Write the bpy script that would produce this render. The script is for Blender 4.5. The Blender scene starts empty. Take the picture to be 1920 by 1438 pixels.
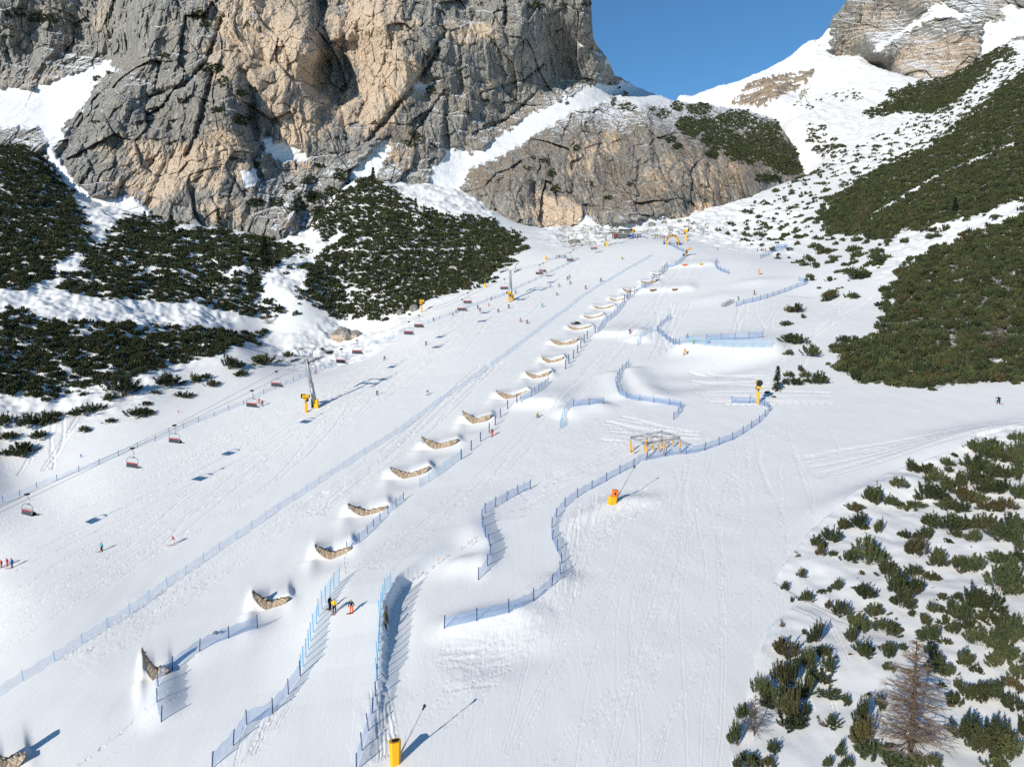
import bpy, bmesh, math, random
import numpy as np
from mathutils import Vector, Matrix, Quaternion
R = math.radians
rng = np.random.default_rng(7)
random.seed(7)
scene = bpy.context.scene
COL = scene.collection

# ---------------------------------------------------------------- camera, sky, sun, exposure
CAMZ = 60.0
PITCH = R(6.0)
FPX = 1333.0                       # focal length in photograph pixels (1920 wide)
cam_d = bpy.data.cameras.new("camera")
cam_d.sensor_fit = 'HORIZONTAL'; cam_d.sensor_width = 36.0; cam_d.lens = FPX / 1920 * 36.0
cam_d.clip_start = 0.5; cam_d.clip_end = 8000
cam = bpy.data.objects.new("camera", cam_d); COL.objects.link(cam)
cam.location = (0, 0, CAMZ); cam.rotation_euler = (R(90) - PITCH, 0, 0)
scene.camera = cam
SUN_AZ, SUN_EL = 36.0, 21.5        # light travels toward azimuth SUN_AZ (from +Y to +X)
world = bpy.data.worlds.new("World"); scene.world = world; world.use_nodes = True
wn = world.node_tree
sky = wn.nodes.new("ShaderNodeTexSky"); sky.sky_type = 'NISHITA'; sky.sun_disc = False
sky.sun_elevation = R(SUN_EL); sky.sun_rotation = R(180 + SUN_AZ)
sky.altitude = 2000; sky.air_density = 1.0; sky.dust_density = 0.0; sky.ozone_density = 4.5
tint = wn.nodes.new("ShaderNodeMix"); tint.data_type = 'RGBA'; tint.blend_type = 'MULTIPLY'; tint.inputs[0].default_value = 1.0; tint.inputs[7].default_value = (.76, 1.08, 1.10, 1)   # clear high-alpine blue
wn.links.new(sky.outputs[0], tint.inputs[6]); wn.links.new(tint.outputs[2], wn.nodes["Background"].inputs[0])
wn.nodes["Background"].inputs[1].default_value = 0.107
sun_d = bpy.data.lights.new("sun", 'SUN'); sun_d.energy = 4.2; sun_d.angle = R(0.53); sun_d.color = (1.0, 0.935, 0.81)
sun = bpy.data.objects.new("sun", sun_d); COL.objects.link(sun)
ldir = Vector((math.sin(R(SUN_AZ)) * math.cos(R(SUN_EL)), math.cos(R(SUN_AZ)) * math.cos(R(SUN_EL)), -math.sin(R(SUN_EL))))
sun.rotation_euler = ldir.to_track_quat('-Z', 'Y').to_euler(); sun.location = (-60, -60, 140)
scene.view_settings.view_transform = 'Standard'; scene.view_settings.look = 'None'
scene.view_settings.exposure = 0.12; scene.view_settings.gamma = 1.0
scene.cycles.max_bounces = 5; scene.cycles.diffuse_bounces = 3; scene.cycles.transparent_max_bounces = 12
scene.cycles.use_denoising = False

# ---------------------------------------------------------------- small maths
CP, SP = math.cos(PITCH), math.sin(PITCH)
def ray(px, py):                    # pixel -> (X per Y, Z per Y) of its line of sight
    a = (719.0 - np.asarray(py, float)) / FPX
    den = CP + a * SP
    return (np.asarray(px, float) - 960.0) / FPX / den, (-SP + a * CP) / den
def project(X, Y, Z):               # Z relative to the camera
    d = Y * CP - Z * SP
    return 960.0 + FPX * X / d, 719.0 - FPX * (Y * SP + Z * CP) / d
def sstep(a, b, x):
    t = np.clip((x - a) / (b - a), 0, 1); return t * t * (3 - 2 * t)
def hsh(ix, iy, seed):
    h = (ix.astype(np.int64) * 374761393 + iy.astype(np.int64) * 668265263 + seed * 1442695041) & 0xffffffff
    h = ((h ^ (h >> 13)) * 1274126177) & 0xffffffff
    h = ((h ^ (h >> 16)) * 2246822519) & 0xffffffff
    return ((h ^ (h >> 15)) & 0xffffff) / float(0xffffff)
def gnoise(x, y, seed=0):           # gradient noise, about -1..1
    x0 = np.floor(x); y0 = np.floor(y); fx = x - x0; fy = y - y0
    ux = fx * fx * fx * (fx * (fx * 6 - 15) + 10); uy = fy * fy * fy * (fy * (fy * 6 - 15) + 10)
    def g(i, j):
        a = hsh(x0 + i, y0 + j, seed) * (2 * math.pi)
        return np.cos(a) * (fx - i) + np.sin(a) * (fy - j)
    a = g(0, 0); b = g(1, 0); c = g(0, 1); d = g(1, 1)
    return 1.5 * ((a + (b - a) * ux) * (1 - uy) + (c + (d - c) * ux) * uy)
def fbm(x, y, seed=0, o=4, gain=.5):
    s = 0; amp = 1
    for k in range(o):
        s = s + amp * gnoise(x * 2 ** k + k * 17.3, y * 2 ** k - k * 9.1, seed + k); amp *= gain
    return s
def ridged(x, y, seed=0, o=3):
    s = 0; amp = 1
    for k in range(o):
        s = s + amp * (1 - 2 * np.abs(gnoise(x * 2 ** k + k * 5.7, y * 2 ** k + k * 3.3, seed + k))); amp *= .5
    return s
def facets(x, y, seed):             # cellular blocks: each cell a tilted flat face with its own offset
    x0 = np.floor(x); y0 = np.floor(y)
    best = np.full(x.shape, 9e9); val = np.zeros(x.shape); sec = np.full(x.shape, 9e9)
    for i in (-1, 0, 1):
        for j in (-1, 0, 1):
            cx = x0 + i; cy = y0 + j
            px = cx + hsh(cx, cy, seed); py = cy + hsh(cx, cy, seed + 1)
            d = (px - x) ** 2 + (py - y) ** 2
            v = hsh(cx, cy, seed + 2) - .5 + (hsh(cx, cy, seed + 3) - .5) * 1.6 * (x - px) + (hsh(cx, cy, seed + 4) - .5) * 1.6 * (y - py)
            m = d < best
            sec = np.where(m, best, np.minimum(sec, d)); val = np.where(m, v, val); best = np.where(m, d, best)
    return val, np.sqrt(sec) - np.sqrt(best)
def inpoly(px, py, poly):
    poly = np.asarray(poly, float); out = np.zeros(px.shape, bool)
    bb = (px >= poly[:, 0].min()) & (px <= poly[:, 0].max()) & (py >= poly[:, 1].min()) & (py <= poly[:, 1].max())
    if not bb.any(): return out
    x = px[bb]; y = py[bb]; r = np.zeros(x.shape, bool)
    for k in range(len(poly)):
        x1, y1 = poly[k - 1]; x2, y2 = poly[k]
        if y1 == y2: continue
        r ^= ((y1 > y) != (y2 > y)) & (x < (x2 - x1) * (y - y1) / (y2 - y1) + x1)
    out[bb] = r; return out
def distline(px, py, line):         # distance to a polyline and signed side
    best = np.full(px.shape, 1e9)
    for (x1, y1), (x2, y2) in zip(line[:-1], line[1:]):
        dx, dy = x2 - x1, y2 - y1; L = dx * dx + dy * dy + 1e-9
        t = np.clip(((px - x1) * dx + (py - y1) * dy) / L, 0, 1)
        best = np.minimum(best, np.hypot(px - x1 - t * dx, py - y1 - t * dy))
    return best
class RBF:
    def __init__(s, P, v, lam=1e-4):
        s.P = np.asarray(P, float); n = len(s.P)
        K = s.k(s.P, s.P) + lam * np.eye(n); Q = np.c_[np.ones(n), s.P]
        A = np.block([[K, Q], [Q.T, np.zeros((3, 3))]])
        s.w = np.linalg.solve(A, np.r_[np.asarray(v, float), 0, 0, 0])
    def k(s, A, B):
        d2 = (A[:, None, 0] - B[None, :, 0]) ** 2 + (A[:, None, 1] - B[None, :, 1]) ** 2
        return .5 * d2 * np.log(d2 + 1e-12)
    def __call__(s, x, y):
        sh = x.shape; q = np.c_[x.ravel(), y.ravel()]; out = np.empty(len(q))
        for i in range(0, len(q), 40000):
            b = q[i:i + 40000]; out[i:i + 40000] = s.k(b, s.P) @ s.w[:-3] + s.w[-3] + b @ s.w[-2:]
        return out.reshape(sh)
# ---------------------------------------------------------------- ground: valley profile + hills (all heights relative to the camera, in metres)
_py = np.array([15, 54, 100, 150, 200, 250, 300, 350, 450, 600, 2500.])
_pz = np.array([-40.5, -37, -31.7, -24.5, -15.7, -5.5, 6.5, 20, 48, 84, 500.])
_yy = np.linspace(15, 2500, 5000); _zz = np.interp(_yy, _py, _pz)
_k = np.exp(-np.linspace(-2.2, 2.2, 81) ** 2); _k /= _k.sum()
_zz = np.r_[_zz[:40], np.convolve(_zz, _k, 'valid'), _zz[-40:]]
def valley(X, Y):
    soft = np.sqrt(X * X + 400.0)
    return np.interp(Y, _yy, _zz) + .14 * X - .04 * soft + .8
def on_valley(px, py):
    u, s = ray(px, py); ys = np.exp(np.linspace(math.log(28), math.log(900), 900))
    f = s * ys - valley(u * ys, ys); i = np.nonzero((f[:-1] > 0) & (f[1:] <= 0))[0]
    return (u, ys[i[0]]) if len(i) else (u, None)
pistepts = [(0,945),(0,1100),(0,1300),(0,1438),(200,900),(400,800),(600,720),(800,620),(950,560),(1080,490),(1150,465),(300,1100),(600,900),
    (800,760),(1000,650),(1150,560),(1250,480),(600,1200),(400,1350),(800,1000),(1000,850),(1100,750),(1200,650),(1300,560),(1350,500),(800,1300),
    (1000,1200),(1100,1000),(1250,900),(1200,1438),(1400,1438),(1300,1200),(1400,1000),(1500,850),(1450,760),(1650,780),(1900,760),(1920,900),
    (1700,950),(1600,1200),(1900,1100),(1900,1438),(1450,650),(1430,560),(1400,490),(-250,1000),(-250,1400),(2150,1000),(2150,1400),(1250,455)]
C_P, C_V = [], []
for p in pistepts:
    u, y = on_valley(*p)
    if y: C_P.append((u, y)); C_V.append(0.0)
for u in (-.9, -.45, 0, .45, .9): C_P.append((u, 30.)); C_V.append(0.)
# hill pixels with their distance
BASE = [(-220,330,560),(-60,300,540),(60,285,520),(100,320,500),(150,370,480),(200,385,470),(290,408,465),(400,425,470),(480,438,475),(560,438,475),(640,350,530),(700,335,545),
        (770,345,545),(830,350,545),(880,365,540),(930,395,520),(1000,424,500),(1100,424,490),(1180,428,485),(1250,412,500),(1330,392,530),(1400,372,560),(1460,350,600),(1510,335,640)]
HILL = [(0,860,183),(-200,860,165),(0,765,205),(0,700,222),(-220,700,205),(120,745,215),(250,700,235),(350,690,250),(440,655,270),(0,570,270),(-220,560,255),(120,570,280),(250,575,295),(400,590,312),(500,610,322),(640,606,335),
        (560,640,310),(0,480,330),(-220,470,320),(130,480,335),(300,490,350),(450,490,362),(560,540,345),(700,540,350),(800,520,362),(900,520,355),(980,470,395),(0,400,385),(-220,390,370),(100,400,410),(280,440,420),
        (430,460,420),(700,440,420),(850,430,445),(950,440,440),(700,370,490),(560,470,425),(1080,450,440),
        (1500,690,165),(1560,700,160),(1700,725,146),(1920,718,140),(2150,716,135),(1640,620,190),(1700,600,196),(1800,600,185),(1920,600,178),(2150,600,170),(1560,600,205),(1520,560,245),(1600,540,240),(1640,560,225),
        (1920,480,228),(1800,500,228),(2150,470,220),(1700,480,262),(1500,480,330),(1600,470,300),(1920,385,275),(2150,360,265),(1800,430,278),(1500,440,380),(1420,440,420),(1350,430,450),(1420,400,480),
        (1600,390,400),(1550,350,500),(1700,330,440),(1800,330,400),(1920,280,400),(2150,250,390),(1480,340,570),(1560,290,640),(1650,270,600),(1800,230,570),(1920,160,590),(2150,100,590),
        (1480,240,760),(1560,215,790),(1650,205,790),(1760,168,830),(1860,112,850),(1990,72,890),(2150,50,900),(1420,205,900),(1350,192,1010),(1290,184,1080),(1500,180,960),(1600,150,960),
        (1270,186,1090),(1312,178,1100),(1340,170,1110),(1370,162,1115),(1440,132,1135),(1400,152,1120),(1480,112,1150),(1526,80,1165)]
def addc(px, py, Y, dz=0.):
    u, s = ray(px, py); C_P.append((float(u), Y)); C_V.append(float(s * Y + dz - valley(u * Y, np.array(Y))))
for a in BASE + HILL: addc(*a)
def addw(u, Y, Z): C_P.append((u, Y)); C_V.append(float(Z - valley(np.array(u * Y), np.array(Y))))
for (px, py, Y) in BASE:
    u, s = ray(px, py)
    if px < 1350:
        addw(float(u), Y + 70., float(s) * Y + 6.)
        addw(float(u), Y + 330., float(s) * Y - 10.)
for px, py, Y in ((1560,106,1110),(1620,114,1065),(1660,132,985),(1750,148,925),(1810,132,915),(1850,103,905),(1890,84,925),(2000,60,935),(2150,40,940)):
    addc(px, py, Y); u, s = ray(px, py); addw(float(u), Y + 90., float(s) * Y + 8.); addw(float(u), Y + 300., float(s) * Y - 10.)
for px in (-220, 200, 560, 900, 1200): u, s = ray(px, 400); addw(float(u), 1500., 20.); addw(float(u), 1150., 20.)
for px, py in ((1290, 176), (1400, 152), (1480, 112), (1526, 80)):
    u, s = ray(px, py); addw(float(u), 1500., float(s) * 1150 - 90)
KU, KL = 2.6, 1.5
res = RBF([(u * KU, math.log(y) * KL) for u, y in C_P], C_V, 2e-4)
NU, NY = 1120, 1320
GU = np.linspace(-.97, .97, NU); GL = np.linspace(math.log(26.), math.log(1650.), NY)
UU, LL = np.meshgrid(GU, GL); GY = np.exp(LL); GX = UU * GY
cu = np.linspace(-.97, .97, 180); cl = np.linspace(GL[0], GL[-1], 220)
CU, CLg = np.meshgrid(cu, cl); RC = res(CU * KU, CLg * KL)
def bil(A, fi, fj):
    i = np.clip(np.floor(fi).astype(int), 0, A.shape[0] - 2); j = np.clip(np.floor(fj).astype(int), 0, A.shape[1] - 2)
    a = np.clip(fi - i, 0, 1); b = np.clip(fj - j, 0, 1)
    return (A[i, j] * (1 - a) + A[i + 1, j] * a) * (1 - b) + (A[i, j + 1] * (1 - a) + A[i + 1, j + 1] * a) * b
def cub(A, fi, fj):                 # Catmull-Rom lookup keeps the coarse hill grid smooth
    i = np.floor(fi).astype(int); j = np.floor(fj).astype(int); a = fi - i; b = fj - j
    def w(t): return [(-t + 2 * t * t - t ** 3) / 2, (2 - 5 * t * t + 3 * t ** 3) / 2, (t + 4 * t * t - 3 * t ** 3) / 2, (t ** 3 - t * t) / 2]
    wa, wb = w(a), w(b); out = 0
    for m in range(4):
        for n in range(4):
            out = out + wa[m] * wb[n] * A[np.clip(i + m - 1, 0, A.shape[0] - 1), np.clip(j + n - 1, 0, A.shape[1] - 1)]
    return out
RES = cub(RC, (LL - GL[0]) / (GL[-1] - GL[0]) * 219, (UU + .97) / 1.94 * 179)
GZ = valley(GX, GY) + RES
def hit(px, py, Z=None):            # line of sight -> ground point (X, Y, Z rel. camera)
    Z = GZ if Z is None else Z
    u, s = ray(px, py); u = np.atleast_1d(u); s = np.atleast_1d(s); out = np.zeros((len(u), 3))
    ys = np.exp(GL)
    for k in range(len(u)):
        fj = (u[k] + .97) / 1.94 * (NU - 1); j = int(np.clip(math.floor(fj), 0, NU - 2)); b = fj - j
        f = s[k] * ys - (Z[:, j] * (1 - b) + Z[:, j + 1] * b)
        i = np.nonzero((f[:-1] > 0) & (f[1:] <= 0))[0]
        if len(i): i = i[0]; t = f[i] / (f[i] - f[i + 1]); y = ys[i] + (ys[i + 1] - ys[i]) * t
        else: y = 1200.
        out[k] = (u[k] * y, y, s[k] * y)
    return out
def gz(X, Y):
    X = np.asarray(X, float); Y = np.asarray(Y, float)
    return bil(GZ, (np.log(Y) - GL[0]) / (GL[-1] - GL[0]) * (NY - 1), (X / Y + .97) / 1.94 * (NU - 1))
# ---- shaped snow: park features, bowls behind the gabion walls, banks
def gauss(px, py, amp, rx, ry, ang=0.):
    X, Y, Z = hit(px, py)[0]; c, s = math.cos(R(ang)), math.sin(R(ang))
    dx, dy = GX - X, GY - Y; a = dx * c + dy * s; b = -dx * s + dy * c
    return amp * np.exp(-np.minimum(a * a / rx / rx + b * b / ry / ry, 30.))
def roller(pa, pb, amp, up, down):  # a jump: steep lip falling to the camera side, gentle run-up behind
    A = hit(*pa)[0]; B = hit(*pb)[0]; d = B[:2] - A[:2]; L = np.hypot(*d); d /= L; n = np.array([-d[1], d[0]])
    if n[1] < 0: n = -n
    dx, dy = GX - A[0], GY - A[1]; t = dx * d[0] + dy * d[1]; q = dx * n[0] + dy * n[1]
    e = sstep(-3, 2, t) * (1 - sstep(L - 2, L + 3, t))
    return amp * e * np.where(q > 0, np.exp(-np.minimum((q / up) ** 2, 30.)), np.exp(-np.minimum((q / down) ** 2, 30.)))
GAB = [  # outline of each wall in photograph pixels: left tip, right tip, bottom
    ((-14,1396),(33,1434),(8,1452)),((274,1223),(311,1262),(292,1274)),((479,1109),(537,1127),(510,1141)),((594,1022),(657,1030),(630,1046)),((655,945),(724,952),(692,966)),
    ((733,877),(803,877),(764,897)),((791,819),(858,824),(827,841)),((867,770),(921,777),(894,794)),((930,732),(987,733),(955,748)),((985,697),(1032,695),(1004,710)),
    ((1015,669),(1056,669),(1031,681)),((1032,636),(1084,634),(1056,648)),((1064,611),(1107,610),(1084,619)),((1094,592),(1129,588.5),(1108,598)),((1112.5,573.5),(1149,572),(1131,580)),
    ((1143,558.5),(1171,558.5),(1156,565)),((1167.6,541),(1200,540),(1184,549)),((1201.6,526.7),(1231,522),(1212.6,533)),((1222.6,512.7),(1239,513),(1231,517.5))]
F = np.zeros_like(GZ); GSTEP = []
for k, (l, r, b) in enumerate(GAB):
    w = np.hypot(*(hit(*r)[0] - hit(*l)[0])[:2]) * .5
    F += gauss(b[0], b[1] + .2 * (b[1] - l[1]), -.55 if k > 2 else -.2, w * 1.0, 3.6, 8)
    GSTEP.append((w, b, l, r))
for w, b, l, r in GSTEP:         # each wall holds back the snow bowl above it
    p = hit(b[0], b[1], GZ + F)[0]; dv = p[:2] / np.hypot(*p[:2]); dx, dy = GX - p[0], GY - p[1]; a = dx * dv[1] - dy * dv[0]; q = dx * dv[0] + dy * dv[1]
    dm = np.linalg.norm(p) / FPX; al, ar = (l[0] - b[0]) * dm, (r[0] - b[0]) * dm; tq = np.clip((a - al) / (ar - al), -3., 4.); e = np.abs(2 * tq - 1)
    H = ((b[1] - l[1]) * (1 - np.clip(tq, 0, 1)) + (b[1] - r[1]) * np.clip(tq, 0, 1)) * dm * (1. if w < 2.6 else 2.6 / w) * (.45 if b[1] > 1150 else 1.)
    H = np.minimum(H, 1.6); ends = np.exp(-np.minimum((np.maximum(e - 1, 0) / .28) ** 2, 30))
    F += H * (.46 + .50 * np.minimum(e, 1) ** 1.2) * ends * sstep(.3, 1.2, q) * np.exp(-np.minimum((np.maximum(q - 1.5, 0) / 4.0) ** 2, 30))
    F += H * .26 * np.exp(-np.minimum(((e - 1.2) / .42) ** 2, 30)) * np.exp(-np.minimum((q / 4.) ** 2, 30)) * (1 - sstep(.2, 1.2, q))
F += roller((966,757), (1052,757), 1.5, 10, 3)
F += roller((1122,627), (1200,628), 1.3, 10, 3)
F += roller((1196,546), (1300,541), 1.1, 10, 3.2)
F += roller((1252,500), (1340,496), 1.0, 10, 3.2)
F += roller((1056,780), (1130,760), 1.3, 5, 3.5) + roller((1198,640), (1228,624), 1.3, 5, 3.5)
F += roller((1270,654), (1465,655), 2.2, 14, 6)
F += gauss(1330, 690, -1.6, 14, 6) + gauss(1300, 715, -1.2, 12, 6)
F += roller((1180,693), (1235,752), 1.0, 4, 2.5) + roller((1150,700), (1165,745), .8, 3, 2.)
F += roller((835,1182), (1000,1150), 1.1, 2.5, 2.2) + roller((1005,1130), (1060,1085), .9, 2.5, 2.2)
F += gauss(960, 1230, -.4, 5, 3)
F += gauss(870, 1060, .9, 3, 2.4) + gauss(890, 1010, .6, 2, 4)
F += roller((905,1075), (920,1010), .5, 1.5, 1.5)
F += roller((300,1345), (305,1270), .7, 1.8, 1.8) + roller((340,1240), (480,1178), .6, 2, 2.5)
F += gauss(1180, 940, .5, 4, 2) + gauss(1120, 960, .5, 5, 2, 30)
F += gauss(1640, 930, 1.2, 10, 3, 25) + gauss(1760, 850, 1.2, 12, 4, 20) + gauss(1860, 815, 1., 12, 4, 10)
F += roller((1390,640), (1500,560), .8, 4, 4) + gauss(1340, 560, .8, 12, 6, 20) + gauss(1420, 530, 1.0, 10, 5, 20)
# the big jump in the foreground: a raised deck with a sharp drop on its right
KP = hit([900, 830, 740, 716, 712, 708, 690, 672], [985, 1035, 1106, 1150, 1190, 1280, 1380, 1440])
LP = hit([760, 690, 632, 606, 590, 572, 548, 470, 440], [945, 1005, 1092, 1140, 1180, 1235, 1290, 1360, 1440])
rx_ = np.interp(GY, KP[::-1, 1], KP[::-1, 0]); lx_ = np.interp(GY, LP[::-1, 1], LP[::-1, 0])
amp_ = np.interp(GY, [50, 58, 66, 71, 76, 81, 86, 92, 102, 120], [.05, .12, .26, .5, 1.0, 1.75, 1.9, 1.7, .9, 0]); esoft = np.interp(GY, [84, 88, 94, 110], [.6, .9, 5., 9.])
edge = .5 * gnoise(GX * .9, GY * .9, 5) + .3 * gnoise(GX * 2.1, GY * 2.1, 6)
F += amp_ * (1 - sstep(.35 - .3 * (esoft - .6), .35 + esoft, GX - rx_ + edge * np.interp(GY, [85, 90], [.5, 0.]))) * sstep(-6, 3.5, GX - lx_)
F += -.5 * np.exp(-((GX - rx_ - 2.2) / 1.8) ** 2 - np.minimum(((GY - 76) / 9) ** 2, 30)) 
GZ = GZ + F
# small relief: hills are bumpy, pistes nearly smooth
def rough_mask():
    return sstep(1.5, 10, np.abs(RES))
PX, PY = project(GX, GY, GZ)
def polymask(polys, px, py, warp=None):
    m = np.zeros(px.shape)
    if warp is not None: px = px + warp[0]; py = py + warp[1]
    for poly, d in polys: m = np.maximum(m, inpoly(px, py, poly) * d)
    return m
FOREST_FG = [(1380,1500),(1370,1390),(1400,1300),(1440,1180),(1500,1120),(1450,1090),(1470,1060),(1510,1010),(1590,930),(1660,890),(1790,845),(1830,812),(1990,775),(2250,740),(2300,1600)]
fgm = inpoly(PX, PY, FOREST_FG)
RGH = np.maximum(rough_mask(), fgm * .75)
GZ = GZ + RGH * (.7 * fbm(GX / 14, GY / 14, 11, 3) + .22 * fbm(GX / 3.2, GY / 3.2, 15, 2)) * np.clip(GY / 90, .55, 3)
GZ = GZ + (1 - RGH) * (.055 * fbm(GX / 16, GY / 16, 21, 2) + .035 * gnoise(GX / 3., GY / 5., 25))
far = sstep(600, 1000, GY)
GZ = GZ + far * 3.2 * ridged(GX / 60, GY / 60, 31, 4) * sstep(50, 200, RES)
CHURN = [([(1020,800),(1130,770),(1250,790),(1240,820),(1150,830),(1000,900),(960,960),(900,950),(980,880)],.8),([(1090,960),(1200,900),(1230,930),(1090,1060),(1060,1110),(1050,1060)],.8),
    ([(815,1195),(900,1180),(1010,1160),(1060,1110),(1050,1160),(980,1240),(880,1300),(830,1270)],1.),([(690,1300),(735,1290),(760,1330),(740,1400),(690,1430),(670,1438)],1.),
    ([(150,1230),(260,1120),(330,1080),(420,1060),(360,1110),(260,1170),(180,1245)],.9),([(560,960),(640,900),(800,760),(900,700),(880,740),(760,840),(640,950),(560,990)],.5),([(1200,520),(1270,500),(1330,560),(1260,640),(1200,700),(1190,640),(1270,560)],.5),
    ([(450,1370),(520,1345),(560,1290),(545,1310),(480,1400),(420,1450)],.9),([(1290,560),(1420,570),(1480,620),(1420,625),(1340,600)],.4),([(560,620),(640,650),(600,690),(520,700),(480,690)],.6),([(110,760),(160,780),(130,830),(60,880),(0,900),(0,870),(80,850)],.7)]
wx = 14 * gnoise(PX / 30, PY / 24, 41); wy = 10 * gnoise(PX / 30, PY / 24, 42)
AT_CH = sum(polymask(CHURN, PX, PY, (wx + a, wy + b)) for a, b in ((-16, -9), (16, 9), (-9, 12), (9, -12), (0, 0), (20, -4), (-20, 4))) / 7
GZ = GZ + np.where(GY < 260, AT_CH * ((.02) * ridged(GX / 1.1 + .35 * GY, GY / 2.9, 51, 3) * np.clip(GY / 80, .8, 2)), 0)
# ski and foot tracks: shallow grooves pressed into the snow
TRK = [((825,1200),(832,1285),(1010,1150),(905,1300),22,.045,2.),((1130,772),(1140,822),(1300,800),(1310,850),16,.05,3.),((1160,825),(1230,800),(930,960),(990,940),16,.05,3.),((1080,965),(1115,925),(1052,1110),(1075,1120),14,.05,1.5),((1180,905),(1230,930),(1090,980),(1100,1060),8,.05,1.5),
    ((430,1035),(560,962),(110,1240),(230,1200),22,.04,2.),((560,962),(640,905),(330,1110),(380,1100),14,.04,2.),((900,690),(940,680),(560,965),(610,965),12,.05,2.),((90,765),(160,770),(40,900),(110,870),8,.05,3.),((1500,850),(1540,905),(1960,775),(1960,800),14,.04,1.),
    ((1290,850),(1520,800),(860,1440),(1370,1440),46,.028,5.),((1290,690),(1300,722),(1440,700),(1440,730),12,.05,1.),((1230,450),(880,570),(-40,940),(-40,1290),70,.035,5.),((1330,480),(1290,480),(760,1070),(650,1060),26,.03,1.5),((1100,1000),(1250,900),(760,1300),(980,1440),26,.028,4.),
    ((575,648),(600,648),(520,690),(655,690),9,.06,1.),((1580,555),(1600,560),(1400,745),(1440,740),7,.06,4.),((1300,735),(1330,760),(1560,735),(1560,760),8,.05,2.),((700,1280),(712,1290),(690,1438),(745,1405),10,.05,.6),((716,1285),(722,1285),(738,1400),(742,1400),3,.07,.4),((320,1300),(325,1300),(150,1435),(180,1440),4,.05,1.),((450,1375),(560,1280),(430,1440),(480,1420),6,.05,.6),
    ((1520,1120),(1500,1180),(1620,1330),(1520,1340),5,.06,1.5),((1480,1110),(1500,1130),(1640,1160),(1600,1200),4,.06,1.5),((1340,560),(1480,570),(1330,620),(1470,620),8,.05,3.),((1230,560),(1330,570),(1200,690),(1280,640),10,.05,2.)]
tr_r = np.random.default_rng(99); GD = np.zeros_like(GZ); GUp = np.zeros_like(GZ)
for s1, s2, e1, e2, n_, dep, wig in TRK:
    for k_ in range(n_):
        a_, b_ = tr_r.random(2); a_ = .5 * a_ + .5 * b_
        sx_, sy_ = s1[0] + (s2[0] - s1[0]) * b_, s1[1] + (s2[1] - s1[1]) * b_; ex_, ey_ = e1[0] + (e2[0] - e1[0]) * a_, e1[1] + (e2[1] - e1[1]) * a_
        A_ = hit([sx_, ex_], [sy_, ey_])[:, :2]; L_ = np.hypot(*(A_[1] - A_[0]))
        t0_, t1_ = sorted(tr_r.random(2)); 
        if t1_ - t0_ < .3: t0_, t1_ = 0., 1.
        tt_ = np.arange(t0_, t1_, .12 / max(L_, 1)); d_ = (A_[1] - A_[0]) / L_; n2 = np.array([-d_[1], d_[0]])
        off = wig * (.7 * np.sin(tt_ * L_ / tr_r.uniform(9, 26) + tr_r.uniform(0, 6)) + .5 * np.sin(tt_ * L_ / tr_r.uniform(20, 70) + tr_r.uniform(0, 6))) + tr_r.uniform(-.5, .5) * wig
        for o_ in ((0., .32) if tr_r.random() < .6 else (0.,)):
            P_ = A_[0] + d_ * (tt_ * L_)[:, None] + n2 * (off + o_)[:, None]
            P_ = P_[(P_[:, 1] > 30) & (P_[:, 1] < 700)]
            i_ = np.rint((np.log(P_[:, 1]) - GL[0]) / (GL[-1] - GL[0]) * (NY - 1)).astype(int); j_ = np.rint((P_[:, 0] / P_[:, 1] + .97) / 1.94 * (NU - 1)).astype(int)
            ok_ = (j_ > 2) & (j_ < NU - 3) & (i_ > 2) & (i_ < NY - 3); i_, j_ = i_[ok_], j_[ok_]; dd_ = 1.9 * dep * np.clip(P_[ok_, 1] / 90, .8, 2.2) * tr_r.uniform(.4, 1.25)
            np.minimum.at(GD, (i_, j_), -dd_); np.maximum.at(GUp, (i_, j_ + 1), .5 * dd_); np.maximum.at(GUp, (i_ - 1, j_), .4 * dd_)
GZ = GZ + np.where(GD < 0, GD, GUp)
PX, PY = project(GX, GY, GZ)
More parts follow.
